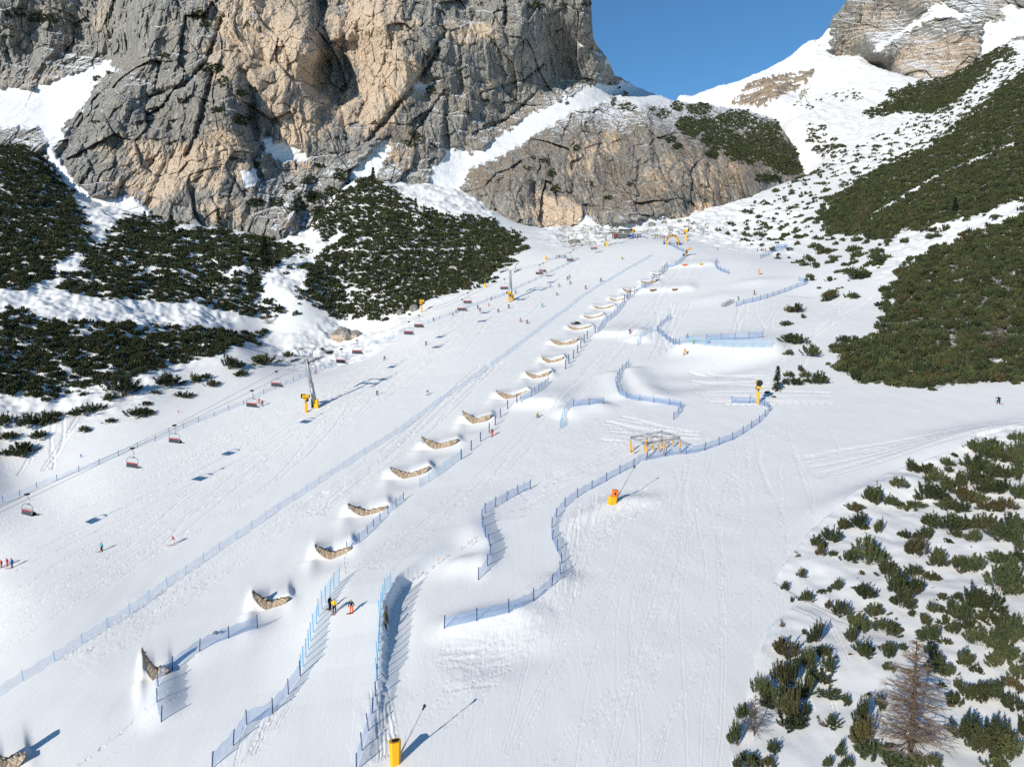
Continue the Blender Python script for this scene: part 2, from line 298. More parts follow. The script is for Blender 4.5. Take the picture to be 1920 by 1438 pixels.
# ---- where things grow or rock shows (photograph traces dropped on the ground, then kept in world space)
VEG = [([(1960,375),(1830,430),(1740,470),(1690,495),(1660,530),(1640,570),(1652,615),(1605,638),(1562,645),(1562,690),(1595,722),(1660,728),(1740,732),(1850,724),(1960,718),(2400,720),(2400,330)],.84),
    ([(1960,90),(1905,140),(1850,180),(1790,232),(1700,292),(1650,312),(1600,342),(1545,382),(1530,410),(1545,440),(1600,448),(1650,446),(1740,432),(1830,408),(1960,365),(2400,300),(2400,-120)],.88),
    ([(1908,64),(1881,90),(1854,93),(1781,140),(1681,164),(1671,174),(1640,205),(1600,214),(1620,222),(1681,214),(1764,214),(1801,187),(1854,140),(1874,117),(1905,80)],1.0),
    ([(1500,235),(1560,226),(1572,240),(1545,255),(1590,265),(1600,292),(1550,308),(1512,290),(1500,258)],.62),([(1513,217),(1575,172),(1583,157),(1560,168),(1538,188)],1.),([(1573,207),(1600,172),(1628,164),(1612,186)],1.),
    ([(1440,215),(1500,195),(1522,188),(1510,205)],.9),([(1885,95),(1910,97),(1908,115),(1890,118)],1.),([(1530,480),(1640,450),(1700,440),(1640,520),(1570,520)],.42),([(1400,440),(1440,410),(1470,400),(1460,430)],.5),
    ([(1420,390),(1540,360),(1640,300),(1700,260),(1740,240),(1650,330),(1540,440),(1440,440)],.16),
    ([(-400,225),(80,226),(85,250),(112,320),(152,370),(170,420),(166,470),(130,490),(100,522),(60,545),(-400,548)],.80),
    ([(95,540),(140,500),(200,440),(218,398),(260,398),(330,413),(400,428),(520,440),(590,470),(560,500),(505,525),(520,560),(600,602),(500,600),(330,575),(190,565),(110,555)],.70),
    ([(565,420),(605,378),(690,322),(730,345),(790,390),(900,405),(962,430),(992,455),(960,500),(930,530),(870,545),(800,570),(770,590),(700,606),(620,600),(560,562),(540,520),(580,490),(600,450)],.80),
    ([(-400,580),(40,575),(90,602),(200,600),(330,607),(430,617),(520,620),(500,642),(440,656),(400,676),(320,692),(250,712),(180,732),(90,752),(-400,770)],.73)]
warp = (6 * gnoise(PX / 9, PY / 7, 61) + 5 * gnoise(PX / 22, PY / 18, 63), 5 * gnoise(PX / 9, PY / 7, 62))
GAPS = .5 + .30 * fbm(GX / 11, GY / 15, 71, 2) + .20 * gnoise(GX / 3.0, GY / 3.6, 77)
vraw = sum(polymask(VEG, PX, PY, (warp[0] * 1.4 + a, warp[1] * 1.4 + b)) for a, b in ((-13, -5), (13, 5), (-6, 9), (6, -9), (0, 0), (18, -3), (-18, 3))) / 7
snowlane = np.minimum.reduce([distline(PX, PY, l) / w for l, w in (([(570,490),(640,468),(700,474),(760,468),(830,470),(900,464)], 2), ([(520,560),(560,500),(640,440)], 6), ([(1920,385),(1800,432),(1700,462)], 7), ([(1600,470),(1640,400),(1760,330),(1900,270)], 2.5), ([(560,480),(530,500),(510,525)], 8))])
AT_VEG = np.sqrt(vraw) * (GAPS > (1.0 - vraw) * 1.25) * (snowlane > 1)
sparse = inpoly(PX, PY, [(1330,430),(1500,330),(1700,230),(1900,100),(1960,380),(1700,470),(1560,560),(1430,470)]) * (fbm(GX / 5, GY / 8, 75, 3) > .50)
AT_VEG = np.maximum(AT_VEG, sparse * .8)
ROCKP = [([(1370,200),(1400,165),(1450,148),(1500,140),(1528,138),(1520,158),(1470,180),(1430,207),(1400,200)],1.),([(1490,210),(1500,180),(1525,160),(1500,205)],.6)]
AT_ROCK = polymask(ROCKP, PX, PY, warp) * (fbm(GX / 22, GZ / 6, 81, 3) > -.15)
GZ = GZ + np.where(AT_ROCK > .3, 2.5 + 3.0 * ridged(GX / 26, GZ / 7, 83, 3), 0)
GRASS = [([(1060,405),(1110,400),(1130,425),(1180,435),(1240,425),(1330,410),(1330,440),(1240,447),(1150,450),(1060,470),(1040,440)],.62),([(1290,440),(1450,355),(1440,375),(1310,450)],.5),([(900,395),(1040,440),(1060,480),(1000,480)],.3),
    ([(1260,430),(1500,350),(1600,330),(1560,400),(1380,450),(1290,470)],.42),([(640,330),(760,330),(870,390),(800,400),(700,360)],.35),([(90,250),(180,390),(200,440),(100,540),(140,490),(180,420),(120,330)],.3),([(-100,540),(400,570),(560,610),(500,620),(200,600),(-100,580)],.22),
    ([(1700,995),(1780,960),(1920,925),(1920,950),(1830,965),(1740,990)],.33),([(1430,300),(1500,230),(1700,200),(1790,230),(1560,350)],.5),([(1860,790),(1960,770),(1960,800)],.3),([(560,620),(520,650),(300,730),(250,760),(430,690)],.2)]
AT_GR = polymask(GRASS, PX, PY, warp)
AT_GR = AT_GR * (.5 + .5 * fbm(GX / 4, GY / 9, 91, 3) > 1.02 - AT_GR * .95)
AT_GR = np.maximum(AT_GR, fgm * (fbm(GX / 2.2, GY / 2.2, 95, 2) > .78) * .72)

AT_VEG = np.maximum(AT_VEG, .9 * fgm * (PX > 1945) * (gnoise(GX / 4.5, GY / 4.5, 78) > .12))
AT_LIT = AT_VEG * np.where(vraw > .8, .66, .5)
# ---------------------------------------------------------------- mesh helpers
def grid_mesh(name, X, Y, Z, attrs, mat, smooth=True):
    ny, nx = X.shape; me = bpy.data.meshes.new(name)
    co = np.empty((ny * nx, 3), np.float32); co[:, 0] = X.ravel(); co[:, 1] = Y.ravel(); co[:, 2] = Z.ravel() + CAMZ
    idx = np.arange(ny * nx).reshape(ny, nx)
    q = np.stack([idx[:-1, :-1], idx[:-1, 1:], idx[1:, 1:], idx[1:, :-1]], -1).reshape(-1, 4)
    me.vertices.add(len(co)); me.vertices.foreach_set("co", co.ravel())
    me.loops.add(q.size); me.loops.foreach_set("vertex_index", q.ravel().astype(np.int32))
    me.polygons.add(len(q)); me.polygons.foreach_set("loop_start", np.arange(0, q.size, 4, dtype=np.int32))
    me.polygons.foreach_set("use_smooth", np.full(len(q), smooth))
    me.update(calc_edges=True)
    for k, v in attrs.items():
        a = me.attributes.new(k, 'FLOAT', 'POINT'); a.data.foreach_set("value", v.astype(np.float32).ravel())
    me.materials.append(mat)
    o = bpy.data.objects.new(name, me); COL.objects.link(o); return o
# ---------------------------------------------------------------- materials
class NT:                            # tiny node-tree writer
    def __init__(s, name):
        s.m = bpy.data.materials.new(name); s.m.use_nodes = True; s.t = s.m.node_tree; s.n = s.t.nodes; s.b = s.n["Principled BSDF"]
        s.b.inputs["Roughness"].default_value = .8
        s.b.inputs["Specular IOR Level"].default_value = .25
    def add(s, typ, **kw):
        n = s.n.new(typ)
        for k, v in kw.items():
            if k.startswith("i_"):
                key = k[2:]; n.inputs[int(key) if key.isdigit() else key.replace("_", " ")].default_value = v
            else: setattr(n, k, v)
        return n
    def link(s, a, b): s.t.links.new(a, b)
    def val(s, x, sock):
        if hasattr(x, "is_output"): s.link(x, sock)
        else: sock.default_value = x
    def math(s, op, a, b=0.0, clamp=False):
        n = s.add("ShaderNodeMath", operation=op, use_clamp=clamp); s.val(a, n.inputs[0]); s.val(b, n.inputs[1]); return n.outputs[0]
    def attr(s, name): return s.add("ShaderNodeAttribute", attribute_name=name).outputs["Fac"]
    def coords(s, scale=(1, 1, 1), rot=(0, 0, 0)):
        tc = s.add("ShaderNodeTexCoord"); mp = s.add("ShaderNodeMapping"); mp.inputs["Scale"].default_value = scale; mp.inputs["Rotation"].default_value = rot
        s.link(tc.outputs["Object"], mp.inputs[0]); return mp.outputs[0]
    def noise(s, vec, scale, detail=4, rough=.55, dist=0.):
        n = s.add("ShaderNodeTexNoise", i_Scale=scale, i_Detail=detail, i_Roughness=rough, i_Distortion=dist); s.link(vec, n.inputs["Vector"]); return n.outputs[0]
    def ramp(s, x, lo, hi):
        n = s.add("ShaderNodeMapRange", interpolation_type='SMOOTHSTEP'); s.val(x, n.inputs[0]); n.inputs[1].default_value = lo; n.inputs[2].default_value = hi; return n.outputs[0]
    def mix(s, f, a, b):
        n = s.add("ShaderNodeMix", data_type='RGBA'); s.val(f, n.inputs[0])
        for x, k in ((a, 6), (b, 7)):
            if hasattr(x, "is_output"): s.link(x, n.inputs[k])
            else: n.inputs[k].default_value = (*x, 1)
        return n.outputs[2]
    def bump(s, h, strength, dist, prev=None):
        n = s.add("ShaderNodeBump"); s.val(strength, n.inputs["Strength"]); n.inputs["Distance"].default_value = dist; s.link(h, n.inputs["Height"])
        if prev is not None: s.link(prev, n.inputs["Normal"])
        return n.outputs[0]
def plain(name, col, rough=.6, var=.12, metal=0., scale=3.):
    t = NT(name); f = t.noise(t.coords(), scale, 3)
    c = t.mix(f, tuple(max(0, x * (1 - var)) for x in col), tuple(min(1, x * (1 + var)) for x in col)); t.link(c, t.b.inputs["Base Color"])
    t.b.inputs["Roughness"].default_value = rough; t.b.inputs["Metallic"].default_value = metal; return t.m
SNOWC = (.80, .815, .84)
def snow_bump(t):
    co = t.coords()
    g1 = t.noise(t.coords((.9, .10, .3), (0, 0, R(-24))), 2.2, 4, .6, .6)      # grooming and ski lines running down the fall line
    g2 = t.noise(t.coords((.55, .06, .2), (0, 0, R(-52))), 3.0, 3, .6, 1.2)
    g3 = t.noise(co, .8, 5, .6)
    ch = t.attr("churn"); rg = t.attr("rough")
    h = t.math('ADD', t.math('MULTIPLY', g1, t.math('SUBTRACT', 1.0, rg)), t.math('MULTIPLY', g2, t.math('ADD', .35, t.math('MULTIPLY', ch, 2.2))))
    h = t.math('ADD', h, t.math('MULTIPLY', g3, t.math('ADD', .25, t.math('ADD', t.math('MULTIPLY', rg, 1.2), ch))))
    # single carved tracks: thin lines where a warped field crosses zero
    tr = 0
    for sc, rot, w in ((.045, -30, .010), (.09, -14, .012), (.06, -58, .008), (.10, -24, .010), (.055, -44, .008), (.13, -35, .012)):
        n = t.noise(t.coords((1, .16, .3), (0, 0, R(rot))), sc * 6, 2, .4, .5)
        l = t.math('SUBTRACT', 1.0, t.ramp(t.math('ABSOLUTE', t.math('SUBTRACT', n, .5)), 0.0, w)); tr = t.math('ADD', tr, l)
    h = t.math('SUBTRACT', h, t.math('MULTIPLY', tr, .12))
    g4 = t.noise(t.coords((.22, .008, .05), (0, 0, R(-24))), 1.0, 3, .55, .3); h = t.math('ADD', h, t.math('MULTIPLY', g4, 1.0))
    g5 = t.noise(co, 3.2, 3, .6); h = t.math('ADD', h, t.math('MULTIPLY', g5, .10))
    return h
# snow-covered ground with rock, dead grass and litter showing through
t = NT("snow_ground"); co = t.coords()
geo = t.add("ShaderNodeNewGeometry"); sx = t.add("ShaderNodeSeparateXYZ"); t.link(geo.outputs["Normal"], sx.inputs[0])
n1 = t.noise(co, .9, 6, .65); n2 = t.noise(co, .12, 4)
veg, gr, rk = t.attr("veg"), t.attr("grass"), t.attr("rock")
snow = t.mix(n2, (.825, .822, .818), (.862, .858, .852))
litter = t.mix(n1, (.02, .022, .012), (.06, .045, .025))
grass = t.mix(n1, (.10, .065, .035), (.24, .17, .10))
strat = t.noise(t.coords((.02, .02, .35)), 2.2, 5, .6); rockc = t.mix(t.ramp(strat, .35, .65), (.17, .15, .135), (.46, .35, .24))
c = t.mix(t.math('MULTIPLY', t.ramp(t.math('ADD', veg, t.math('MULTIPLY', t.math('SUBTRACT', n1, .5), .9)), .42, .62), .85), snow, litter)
c = t.mix(t.ramp(t.math('ADD', gr, t.math('MULTIPLY', t.math('SUBTRACT', n1, .5), 1.3)), .55, .72), c, grass)
c = t.mix(t.ramp(t.math('ADD', rk, t.math('MULTIPLY', t.math('SUBTRACT', n1, .5), 1.0)), .5, .62), c, rockc)
t.link(c, t.b.inputs["Base Color"]); t.b.inputs["Roughness"].default_value = .75; t.b.inputs["Specular IOR Level"].default_value = .12
t.link(t.bump(snow_bump(t), .26, .10), t.b.inputs["Normal"])
M_SNOW = t.m
# limestone cliff: grey weathered skin, tan fresh scars, snow on whatever faces up, brown turf on ledges
def rock_mat(name, strata):
    t = NT(name); co = t.coords()
    geo = t.add("ShaderNodeNewGeometry"); sx = t.add("ShaderNodeSeparateXYZ"); t.link(geo.outputs["Normal"], sx.inputs[0])
    big = t.noise(co, .035, 5, .6); med = t.noise(co, .16, 6, .68, .4); fine = t.noise(co, .9, 6, .7)
    stre = t.noise(t.coords((.30, .30, .035)), 1.1, 6, .66, .3)
    tan = t.attr("tan"); sn = t.attr("snow"); tu = t.attr("turf"); wet = t.attr("crack")
    tf = t.math('ADD', tan, t.math('ADD', t.math('MULTIPLY', t.math('SUBTRACT', stre, .5), 1.5), t.math('MULTIPLY', t.math('SUBTRACT', big, .5), .9)))
    tf = t.ramp(tf, .34, .66)
    tanc = t.mix(med, (.62, .49, .37), (.82, .70, .57)); tanc = t.mix(t.ramp(fine, .35, .7), t.mix(.5, tanc, (.52, .37, .25)), tanc)
    grey = t.mix(t.ramp(stre, .35, .68), (.215, .21, .202), (.50, .47, .42)); grey = t.mix(t.ramp(fine, .3, .75), t.mix(.45, grey, (.205, .20, .19)), grey)
    c = t.mix(tf, grey, tanc)
    if strata:
        st = t.noise(t.coords((.012, .012, .42)), 1.0, 5, .65); c = t.mix(t.ramp(st, .46, .60), t.mix(.55, c, (.24, .21, .18)), c)
    vor = t.add("ShaderNodeTexVoronoi", feature='DISTANCE_TO_EDGE', i_Scale=.11); 
    wv = t.add("ShaderNodeVectorMath", operation='ADD'); wn_ = t.add("ShaderNodeTexNoise", i_Scale=.12, i_Detail=3.0); t.link(co, wn_.inputs["Vector"])
    sc_ = t.add("ShaderNodeVectorMath", operation='SCALE', i_Scale=14.0); t.link(wn_.outputs["Color"], sc_.inputs[0]); t.link(co, wv.inputs[0]); t.link(sc_.outputs[0], wv.inputs[1]); t.link(wv.outputs[0], vor.inputs["Vector"])
    crk = t.math('SUBTRACT', 1.0, t.ramp(vor.outputs["Distance"], 0.0, .045))
    vo2 = t.add("ShaderNodeTexVoronoi", feature='DISTANCE_TO_EDGE', i_Scale=.42); mp2 = t.add("ShaderNodeMapping"); mp2.inputs["Scale"].default_value = (1, 1, .6); t.link(wv.outputs[0], mp2.inputs[0]); t.link(mp2.outputs[0], vo2.inputs["Vector"]); crk = t.math('ADD', crk, t.math('MULTIPLY', t.math('SUBTRACT', 1.0, t.ramp(vo2.outputs["Distance"], 0.0, .06)), .6))
    up = t.math('ADD', sx.outputs[2], t.math('MULTIPLY', t.math('SUBTRACT', fine, .5), .45))
    turf = t.math('MULTIPLY', t.ramp(t.math('ADD', up, t.math('ADD', t.math('MULTIPLY', t.math('SUBTRACT', med, .5), 1.6), t.math('MULTIPLY', t.math('SUBTRACT', stre, .5), 1.0))), .50, .66), tu)
    c = t.mix(turf, c, t.mix(fine, (.20, .125, .065), (.38, .26, .15)))
    s = t.ramp(t.math('ADD', t.math('ADD', up, t.math('MULTIPLY', t.math('SUBTRACT', med, .5), .55)), sn), .70, .84)
    c = t.mix(s, c, SNOWC)
    t.link(c, t.b.inputs["Base Color"]); t.b.inputs["Roughness"].default_value = .9; t.b.inputs["Specular IOR Level"].default_value = .1
    h = t.math('ADD', t.math('MULTIPLY', med, 2.2), t.math('ADD', t.math('MULTIPLY', fine, .9), t.math('MULTIPLY', stre, 1.2)))
    h = t.math('SUBTRACT', h, t.math('MULTIPLY', crk, .6))
    h = t.math('MULTIPLY', h, t.math('SUBTRACT', 1.0, t.math('MULTIPLY', s, .8)))
    t.link(t.bump(h, .75, 1.1), t.b.inputs["Normal"]); return t.m
M_ROCK = rock_mat("limestone", False); M_ROCK2 = rock_mat("banded_limestone", True)
# ---------------------------------------------------------------- rock faces: a relief over bearing and height, built from traced distances plus real fracture relief
def relief(ctrl, px, py, lam=2e-4):
    c = np.array(ctrl, float); f = RBF(np.c_[c[:, 0] / 400, c[:, 1] / 400], np.log(c[:, 2]), lam)
    a = np.linspace(px.min(), px.max(), 160); b = np.linspace(py.min(), py.max(), 110); A, B = np.meshgrid(a, b)
    T = f(A / 400, B / 400)
    return np.exp(cub(T, (py - b[0]) / (b[-1] - b[0]) * 109, (px - a[0]) / (a[-1] - a[0]) * 159))
CL = [(p[0], p[1], p[2]) for p in BASE] + [(p[0], p[1] + 70, p[2] - 8) for p in BASE] + [
    (-200,0,690),(0,0,680),(100,0,700),(205,0,690),(0,170,650),(-200,170,650),(100,140,655),(205,118,668),(100,190,620),(40,235,570),(-150,240,590),
    (140,250,535),(160,200,565),(215,140,590),(240,60,610),(230,0,640),(300,60,590),(380,0,600),(400,130,560),(450,150,545),(300,200,545),(330,300,505),(200,300,505),(430,250,515),(470,330,500),(450,400,480),
    (500,0,610),(490,120,590),(520,240,565),(560,330,540),(585,100,585),(590,200,570),(610,20,650),(615,120,640),(620,180,625),(650,60,640),(700,30,620),(760,80,610),(740,180,600),(700,250,580),(660,300,560),(640,250,575),
    (830,100,620),(820,20,640),(790,170,625),(760,230,600),(880,60,640),(950,20,645),(900,130,640),(1000,90,655),(1060,30,660),(1105,10,668),(1110,70,675),(1060,75,690),(1120,95,700),(1145,130,715),
    (850,220,610),(800,250,590),(790,300,570),(830,310,575),(870,290,600),(950,240,640),(1000,200,665),(1080,160,700),(1150,150,735),(900,280,595),(950,300,560),(880,340,550),(1000,260,590),(1100,220,625),(1080,260,580),(1050,340,525),
    (1200,200,660),(1180,260,590),(1200,340,540),(1260,190,760),(1265,230,640),(1300,260,610),(1320,205,760),(1350,300,590),(1400,215,790),(1430,280,660),(1450,225,800),(1480,300,665),(1500,310,680),(1150,170,740),(1200,175,770),
    (900,-120,720),(500,-120,670),(100,-120,740),(-200,-120,740),(1105,-120,720)]
VT = [(-260,-110),(1098,-110),(1106,-30),(1109,20),(1112,72),(1122,90),(1136,106),(1146,124),(1152,141),(1200,166),(1240,181),(1265,190),(1320,195),(1400,207),(1450,222),(1478,255),(1505,308),(1520,345)]
VB = [(-260,375),(60,330),(120,375),(200,430),(290,445),(430,470),(560,480),(640,400),(840,395),(900,430),(1000,468),(1250,456),(1400,412),(1520,350)]
CRACKS = [  # dark clefts: pixel line, width, depth in metres
    ([(418,30),(402,75),(385,120),(345,160),(280,182)],5,7),([(398,140),(382,200),(366,260),(350,290)],5,8),([(455,135),(470,175),(472,210),(478,262)],11,13),([(606,-60),(604,40),(608,110),(600,165)],15,20),([(690,265),(740,205),(800,130),(822,95)],5,9),
    ([(500,255),(475,300),(492,345)],7,7),([(950,-40),(948,45)],4,8),([(820,20),(835,60),(800,110)],4,5),([(840,180),(838,250),(842,290)],8,8),([(835,170),(790,230),(770,270)],3,4),([(1020,120),(985,150),(900,175)],2.5,4),([(1000,180),(950,225),(890,250)],3,4),
    ([(1000,345),(1006,385)],5,5),([(1225,235),(1232,300)],7,5),([(218,-20),(215,65),(205,70)],6,9),([(1075,215),(1060,250),(1055,265)],4,5),([(560,370),(575,400),(560,440)],8,7),([(300,285),(280,310)],3,3),([(270,210),(300,225),(255,230)],2,3),
    ([(1100,230),(1110,255)],4,4),([(1330,310),(1325,390)],6,4),([(1200,300),(1195,350)],4,3),([(640,90),(655,140),(640,200),(650,260)],4,4),([(720,120),(690,180),(672,220)],3,3),([(530,80),(550,140),(540,170)],3,3),([(160,200),(150,260),(180,330)],2.5,3),([(255,60),(300,120),(290,170)],3,4)]
SNOWP = [[(-260,170),(60,165),(130,140),(205,116),(211,127),(175,160),(152,205),(118,232),(118,262),(95,275),(70,238),(-260,240)],[(640,350),(660,320),(690,288),(712,262),(728,258),(732,280),(708,318),(690,350),(640,380)],
    [(640,380),(700,345),(770,345),(800,345),(812,318),(840,285),(868,272),(880,290),(905,278),(935,258),(985,222),(1062,183),(1108,158),(1150,141),(1205,168),(1250,184),(1265,196),(1225,196),(1190,186),(1150,184),(1120,195),(1085,202),(1052,222),(1008,248),(948,288),(905,306),(880,318),(862,350),(900,395),(930,420),(700,420)],
    [(1055,66),(1085,70),(1110,80),(1124,92),(1136,104),(1118,102),(1092,86)],[(494,262),(530,266),(562,277),(582,298),(560,303),(525,300),(500,285)],[(1125,118),(1138,108),(1148,128),(1152,142),(1132,150),(1115,140)],[(795,155),(830,145),(800,165)],[(770,160),(795,150),(808,168),(785,172)],
    [(90,270),(130,330),(180,372),(250,370),(290,408),(280,440),(150,420),(90,340)],[(880,372),(950,420),(1050,432),(1100,420),(1090,470),(900,440)],[(1085,420),(1100,398),(1115,418),(1130,425),(1250,405),(1280,412),(1250,440),(1100,450)],[(450,325),(480,318),(486,345),(455,352)]]
TANB = [(490,60,105,130,1.),(560,210,60,110,1.),(540,120,60,90,.9),(700,50,85,100,.9),(735,150,70,80,.95),(700,225,40,60,.85),(650,190,30,90,.6),(340,310,120,60,.75),(425,290,55,60,.95),(270,350,80,40,.8),(220,270,70,60,.4),(430,400,60,30,.5),(880,60,55,22,.95),(1100,300,50,50,.6),(1050,405,80,22,1.),(1240,330,60,60,.5),
    (100,60,80,80,.35),(930,148,35,22,.7),(330,55,50,30,.4),(905,165,30,14,.7),(1150,260,24,30,.8),(760,300,40,40,.6),(1330,330,90,50,.55),(990,370,60,30,.4),(560,430,50,30,.6),(180,40,60,60,.4),(1300,400,90,15,.7),(60,150,90,30,.4)]
TURFB = [(1150,240,120,70,.6),(1420,280,90,70,.7),(930,200,120,80,1.),(1000,110,130,60,1.),(900,330,90,60,.7),(1000,330,90,90,.5),(1200,370,160,50,.7),(1300,270,90,60,.6),(1150,330,60,50,.7),(430,230,120,120,.5),(300,130,90,60,.5),(760,270,60,50,.9),(1350,360,80,50,1.),(560,400,60,50,.7)]
NOSNOW = [(1050,330,190,110),(1250,330,220,110),(1420,310,120,70),(960,360,90,60),(560,150,160,150),(720,130,90,150),(330,290,200,120)]
def build_face(name, ctrl, vt, vb, u0, u1, nu, nv, cracks, snowp, tanb, turfb, mat, amp=1., strata=False, seed=100, snow_base=0., lean=1.):
    vt = np.array(vt, float); vb = np.array(vb, float)
    us = np.linspace(u0, u1, nu); tt = np.linspace(0, 1, nv)
    top = np.interp(us, vt[:, 0], vt[:, 1]); bot = np.interp(us, vb[:, 0], vb[:, 1])
    top = top + 3.0 * gnoise(us / 13, us * 0 + seed, seed) + 1.6 * gnoise(us / 4.1, us * 0 + seed, seed + 1)
    bot = np.maximum(bot, top + .5)
    PXf = np.repeat(us[None], nv, 0); rows = bot.max() + (top.min() - bot.max()) * tt; PYf = np.clip(rows[:, None], top[None], bot[None])
    Y0 = relief(ctrl, PXf, PYf); u, s = ray(PXf, PYf); X = u * Y0; Z = s * Y0
    smask = np.zeros(X.shape); wx = 7 * gnoise(PXf / 10, PYf / 8, seed + 2); wy = 6 * gnoise(PXf / 10, PYf / 8, seed + 3)
    for p in snowp: smask = np.maximum(smask, inpoly(PXf + wx, PYf + wy, p))
    k = np.array([1, 2, 3, 2, 1.]) / 9
    sm = np.apply_along_axis(lambda v: np.convolve(v, k, 'same'), 0, smask); sm = np.apply_along_axis(lambda v: np.convolve(v, k, 'same'), 1, sm)
    w1 = 6 * fbm(X / 70, Z / 70, seed + 5, 3); w2 = 5 * fbm(X / 70, Z / 70, seed + 9, 3)
    Xw, Zw = X + w1, Z + w2
    d = -9.0 * (ridged(Xw / 58, Zw / 150, seed + 12, 3) - .4)
    d += -2.0 * (ridged(Xw / 19 + Zw / 90, Zw / 60, seed + 20, 3) - .4)
    v, e = facets(Xw / 26 + .25 * Zw / 26, Zw / 38, seed + 30); d += 8.5 * v
    d += 1.6 * np.exp(-(e / .05) ** 2)
    v, e = facets(Xw / 9.5, Zw / 13 + .2 * Xw / 13, seed + 37); d += 3.4 * v + 1.1 * np.exp(-(e / .07) ** 2)
    v, e = facets(Xw / 3.6, Zw / 4.2, seed + 44); d += 1.15 * v + .35 * np.exp(-(e / .1) ** 2)
    d += -.5 * ridged(Xw / 3., Zw / 5, seed + 50, 2) - 1.3 * ridged(Xw / 7.5 + Zw / 60, Zw / 48, seed + 53, 2)
    per = 17.0 if not strata else 9.0
    ph = (Z + 5 * fbm(X / 45, Z / 45, seed + 60, 3) + .25 * X) / per; saw = ph - np.floor(ph)
    lm = sstep(-.35, .5, fbm(X / 55, Z / 40, seed + 66, 2)) if not strata else 1.
    d += lean * lm * (4.6 if not strata else 4.0) * (np.clip((saw - .80) / .2, 0, 1) - saw * .9)
    if strata:
        p2 = (Z + 1.5 * fbm(X / 30, Z / 30, seed + 61, 2) + .25 * X) / 3.1; s2 = p2 - np.floor(p2); d += 1.2 * (np.clip((s2 - .75) / .25, 0, 1) - s2)
    crk = np.zeros(X.shape)
    jit = 2.6 * gnoise(PXf / 7, PYf / 7, seed + 70), 2.6 * gnoise(PXf / 7, PYf / 7, seed + 71)
    for line, w, dep in cracks:
        dl = distline(PXf + jit[0], PYf + jit[1], line); g = np.exp(-(dl / w) ** 2); d = d + dep * g * 1.35; crk = np.maximum(crk, g * .0)
    d *= amp * (1 - .86 * sm)
    d += sm * (1.2 * fbm(X / 12, Z / 12, seed + 80, 3))
    fade = sstep(0, 9, PYf - top[None])
    Y = Y0 + d * (.35 + .65 * fade)
    X = u * Y; Z = s * Y
    tan = np.zeros(X.shape); turf = np.zeros(X.shape)
    wx2 = 26 * fbm(PXf / 60, PYf / 60, seed + 90, 3); wy2 = 26 * fbm(PXf / 60, PYf / 60, seed + 93, 3)
    for cx, cy, rx, ry, w in tanb: tan = np.maximum(tan, w * np.exp(-(((PXf + wx2 - cx) / rx) ** 2 + ((PYf + wy2 - cy) / ry) ** 2) ** 1.5))
    for cx, cy, rx, ry, w in turfb: turf = np.maximum(turf, w * np.exp(-((PXf + wx2 - cx) / rx) ** 2 - ((PYf + wy2 - cy) / ry) ** 2))
    noS = np.zeros(X.shape)
    for cx, cy, rx, ry in NOSNOW: noS = np.maximum(noS, np.exp(-(((PXf + .5 * wx2 - cx) / rx) ** 2 + ((PYf + .5 * wy2 - cy) / ry) ** 2) ** 2))
    # the rock carries on behind its skyline: rows that roll back and down
    back = [(6, -1), (22, -7), (60, -25), (140, -70), (260, -150)]
    Xb, Yb, Zb = [X], [Y], [Z]
    for dy, dz in back:
        Yr = Y[-1:] + dy; Xb.append(X[-1:] * (Yr / Y[-1:])); Yb.append(Yr); Zb.append(Z[-1:] + dz)
    ex = lambda A: np.concatenate([A] + [A[-1:]] * len(back), 0)
    o = grid_mesh(name, np.concatenate(Xb, 0), np.concatenate(Yb, 0), np.concatenate(Zb, 0),
                  dict(tan=ex(tan), snow=ex(sm * .9 + snow_base - .17 * noS * (1 - sm)), turf=ex(turf), crack=ex(crk)), mat, smooth=False)
    o["kind"] = "structure"
    return o, X, Y, Z, PXf, PYf, sm
CLF = build_face("cliff", CL, VT, VB, -240, 1519, 1340, 470, CRACKS, SNOWP, TANB, TURFB, M_ROCK, seed=100)
CL2 = [(1488,110,1165),(1488,140,1120),(1520,100,1150),(1540,100,1120),(1555,30,1130),(1600,100,1100),(1650,120,1040),(1560,110,1110),(1700,110,990),(1650,60,1060),(1620,0,1110),(1700,30,1060),(1700,-60,1130),(1800,-60,1100),(1760,30,1000),(1720,135,940),(1740,138,930),(1800,130,920),(1790,60,940),(1850,80,910),(1850,20,940),(1900,30,930),(1960,20,940),(1960,-90,1050),(1640,100,1000),(1660,110,985),(1740,15,1010),(2200,-100,1000),(2200,20,900),(1530,120,1150),(1560,-90,1200),(1740,190,890),(1600,160,1060)]
VT2 = [(1488,106),(1505,96),(1530,77),(1545,63),(1555,50),(1562,30),(1575,20),(1585,5),(1600,-25),(1640,-90),(2200,-120)]
VB2 = [(1488,125),(1520,132),(1560,140),(1620,150),(1660,165),(1750,175),(1810,160),(1850,134),(1890,114),(2000,90),(2200,70)]
SN2 = [[(1470,60),(1540,55),(1556,44),(1559,70),(1556,95),(1580,112),(1620,120),(1600,150),(1470,150)],[(1620,110),(1640,90),(1690,60),(1740,20),(1765,3),(1790,18),(1820,28),(1800,34),(1760,30),(1730,44),(1690,66),(1660,86),(1650,112),(1660,130),(1620,125)],[(1845,40),(1880,42),(1905,20),(2200,-10),(2200,40),(1900,70),(1850,108),(1838,95)],[(1880,18),(1900,10),(1905,24),(1885,30)],[(1600,105),(1640,95),(1640,120),(1600,120)]]
CR2 = [([(1712,60),(1708,100)],3,5),([(1772,55),(1778,110)],3,4),([(1675,80),(1670,120)],3,3),([(1615,30),(1620,90)],3,4),([(1655,20),(1640,70)],3,4),([(1820,50),(1800,80)],2,3)]
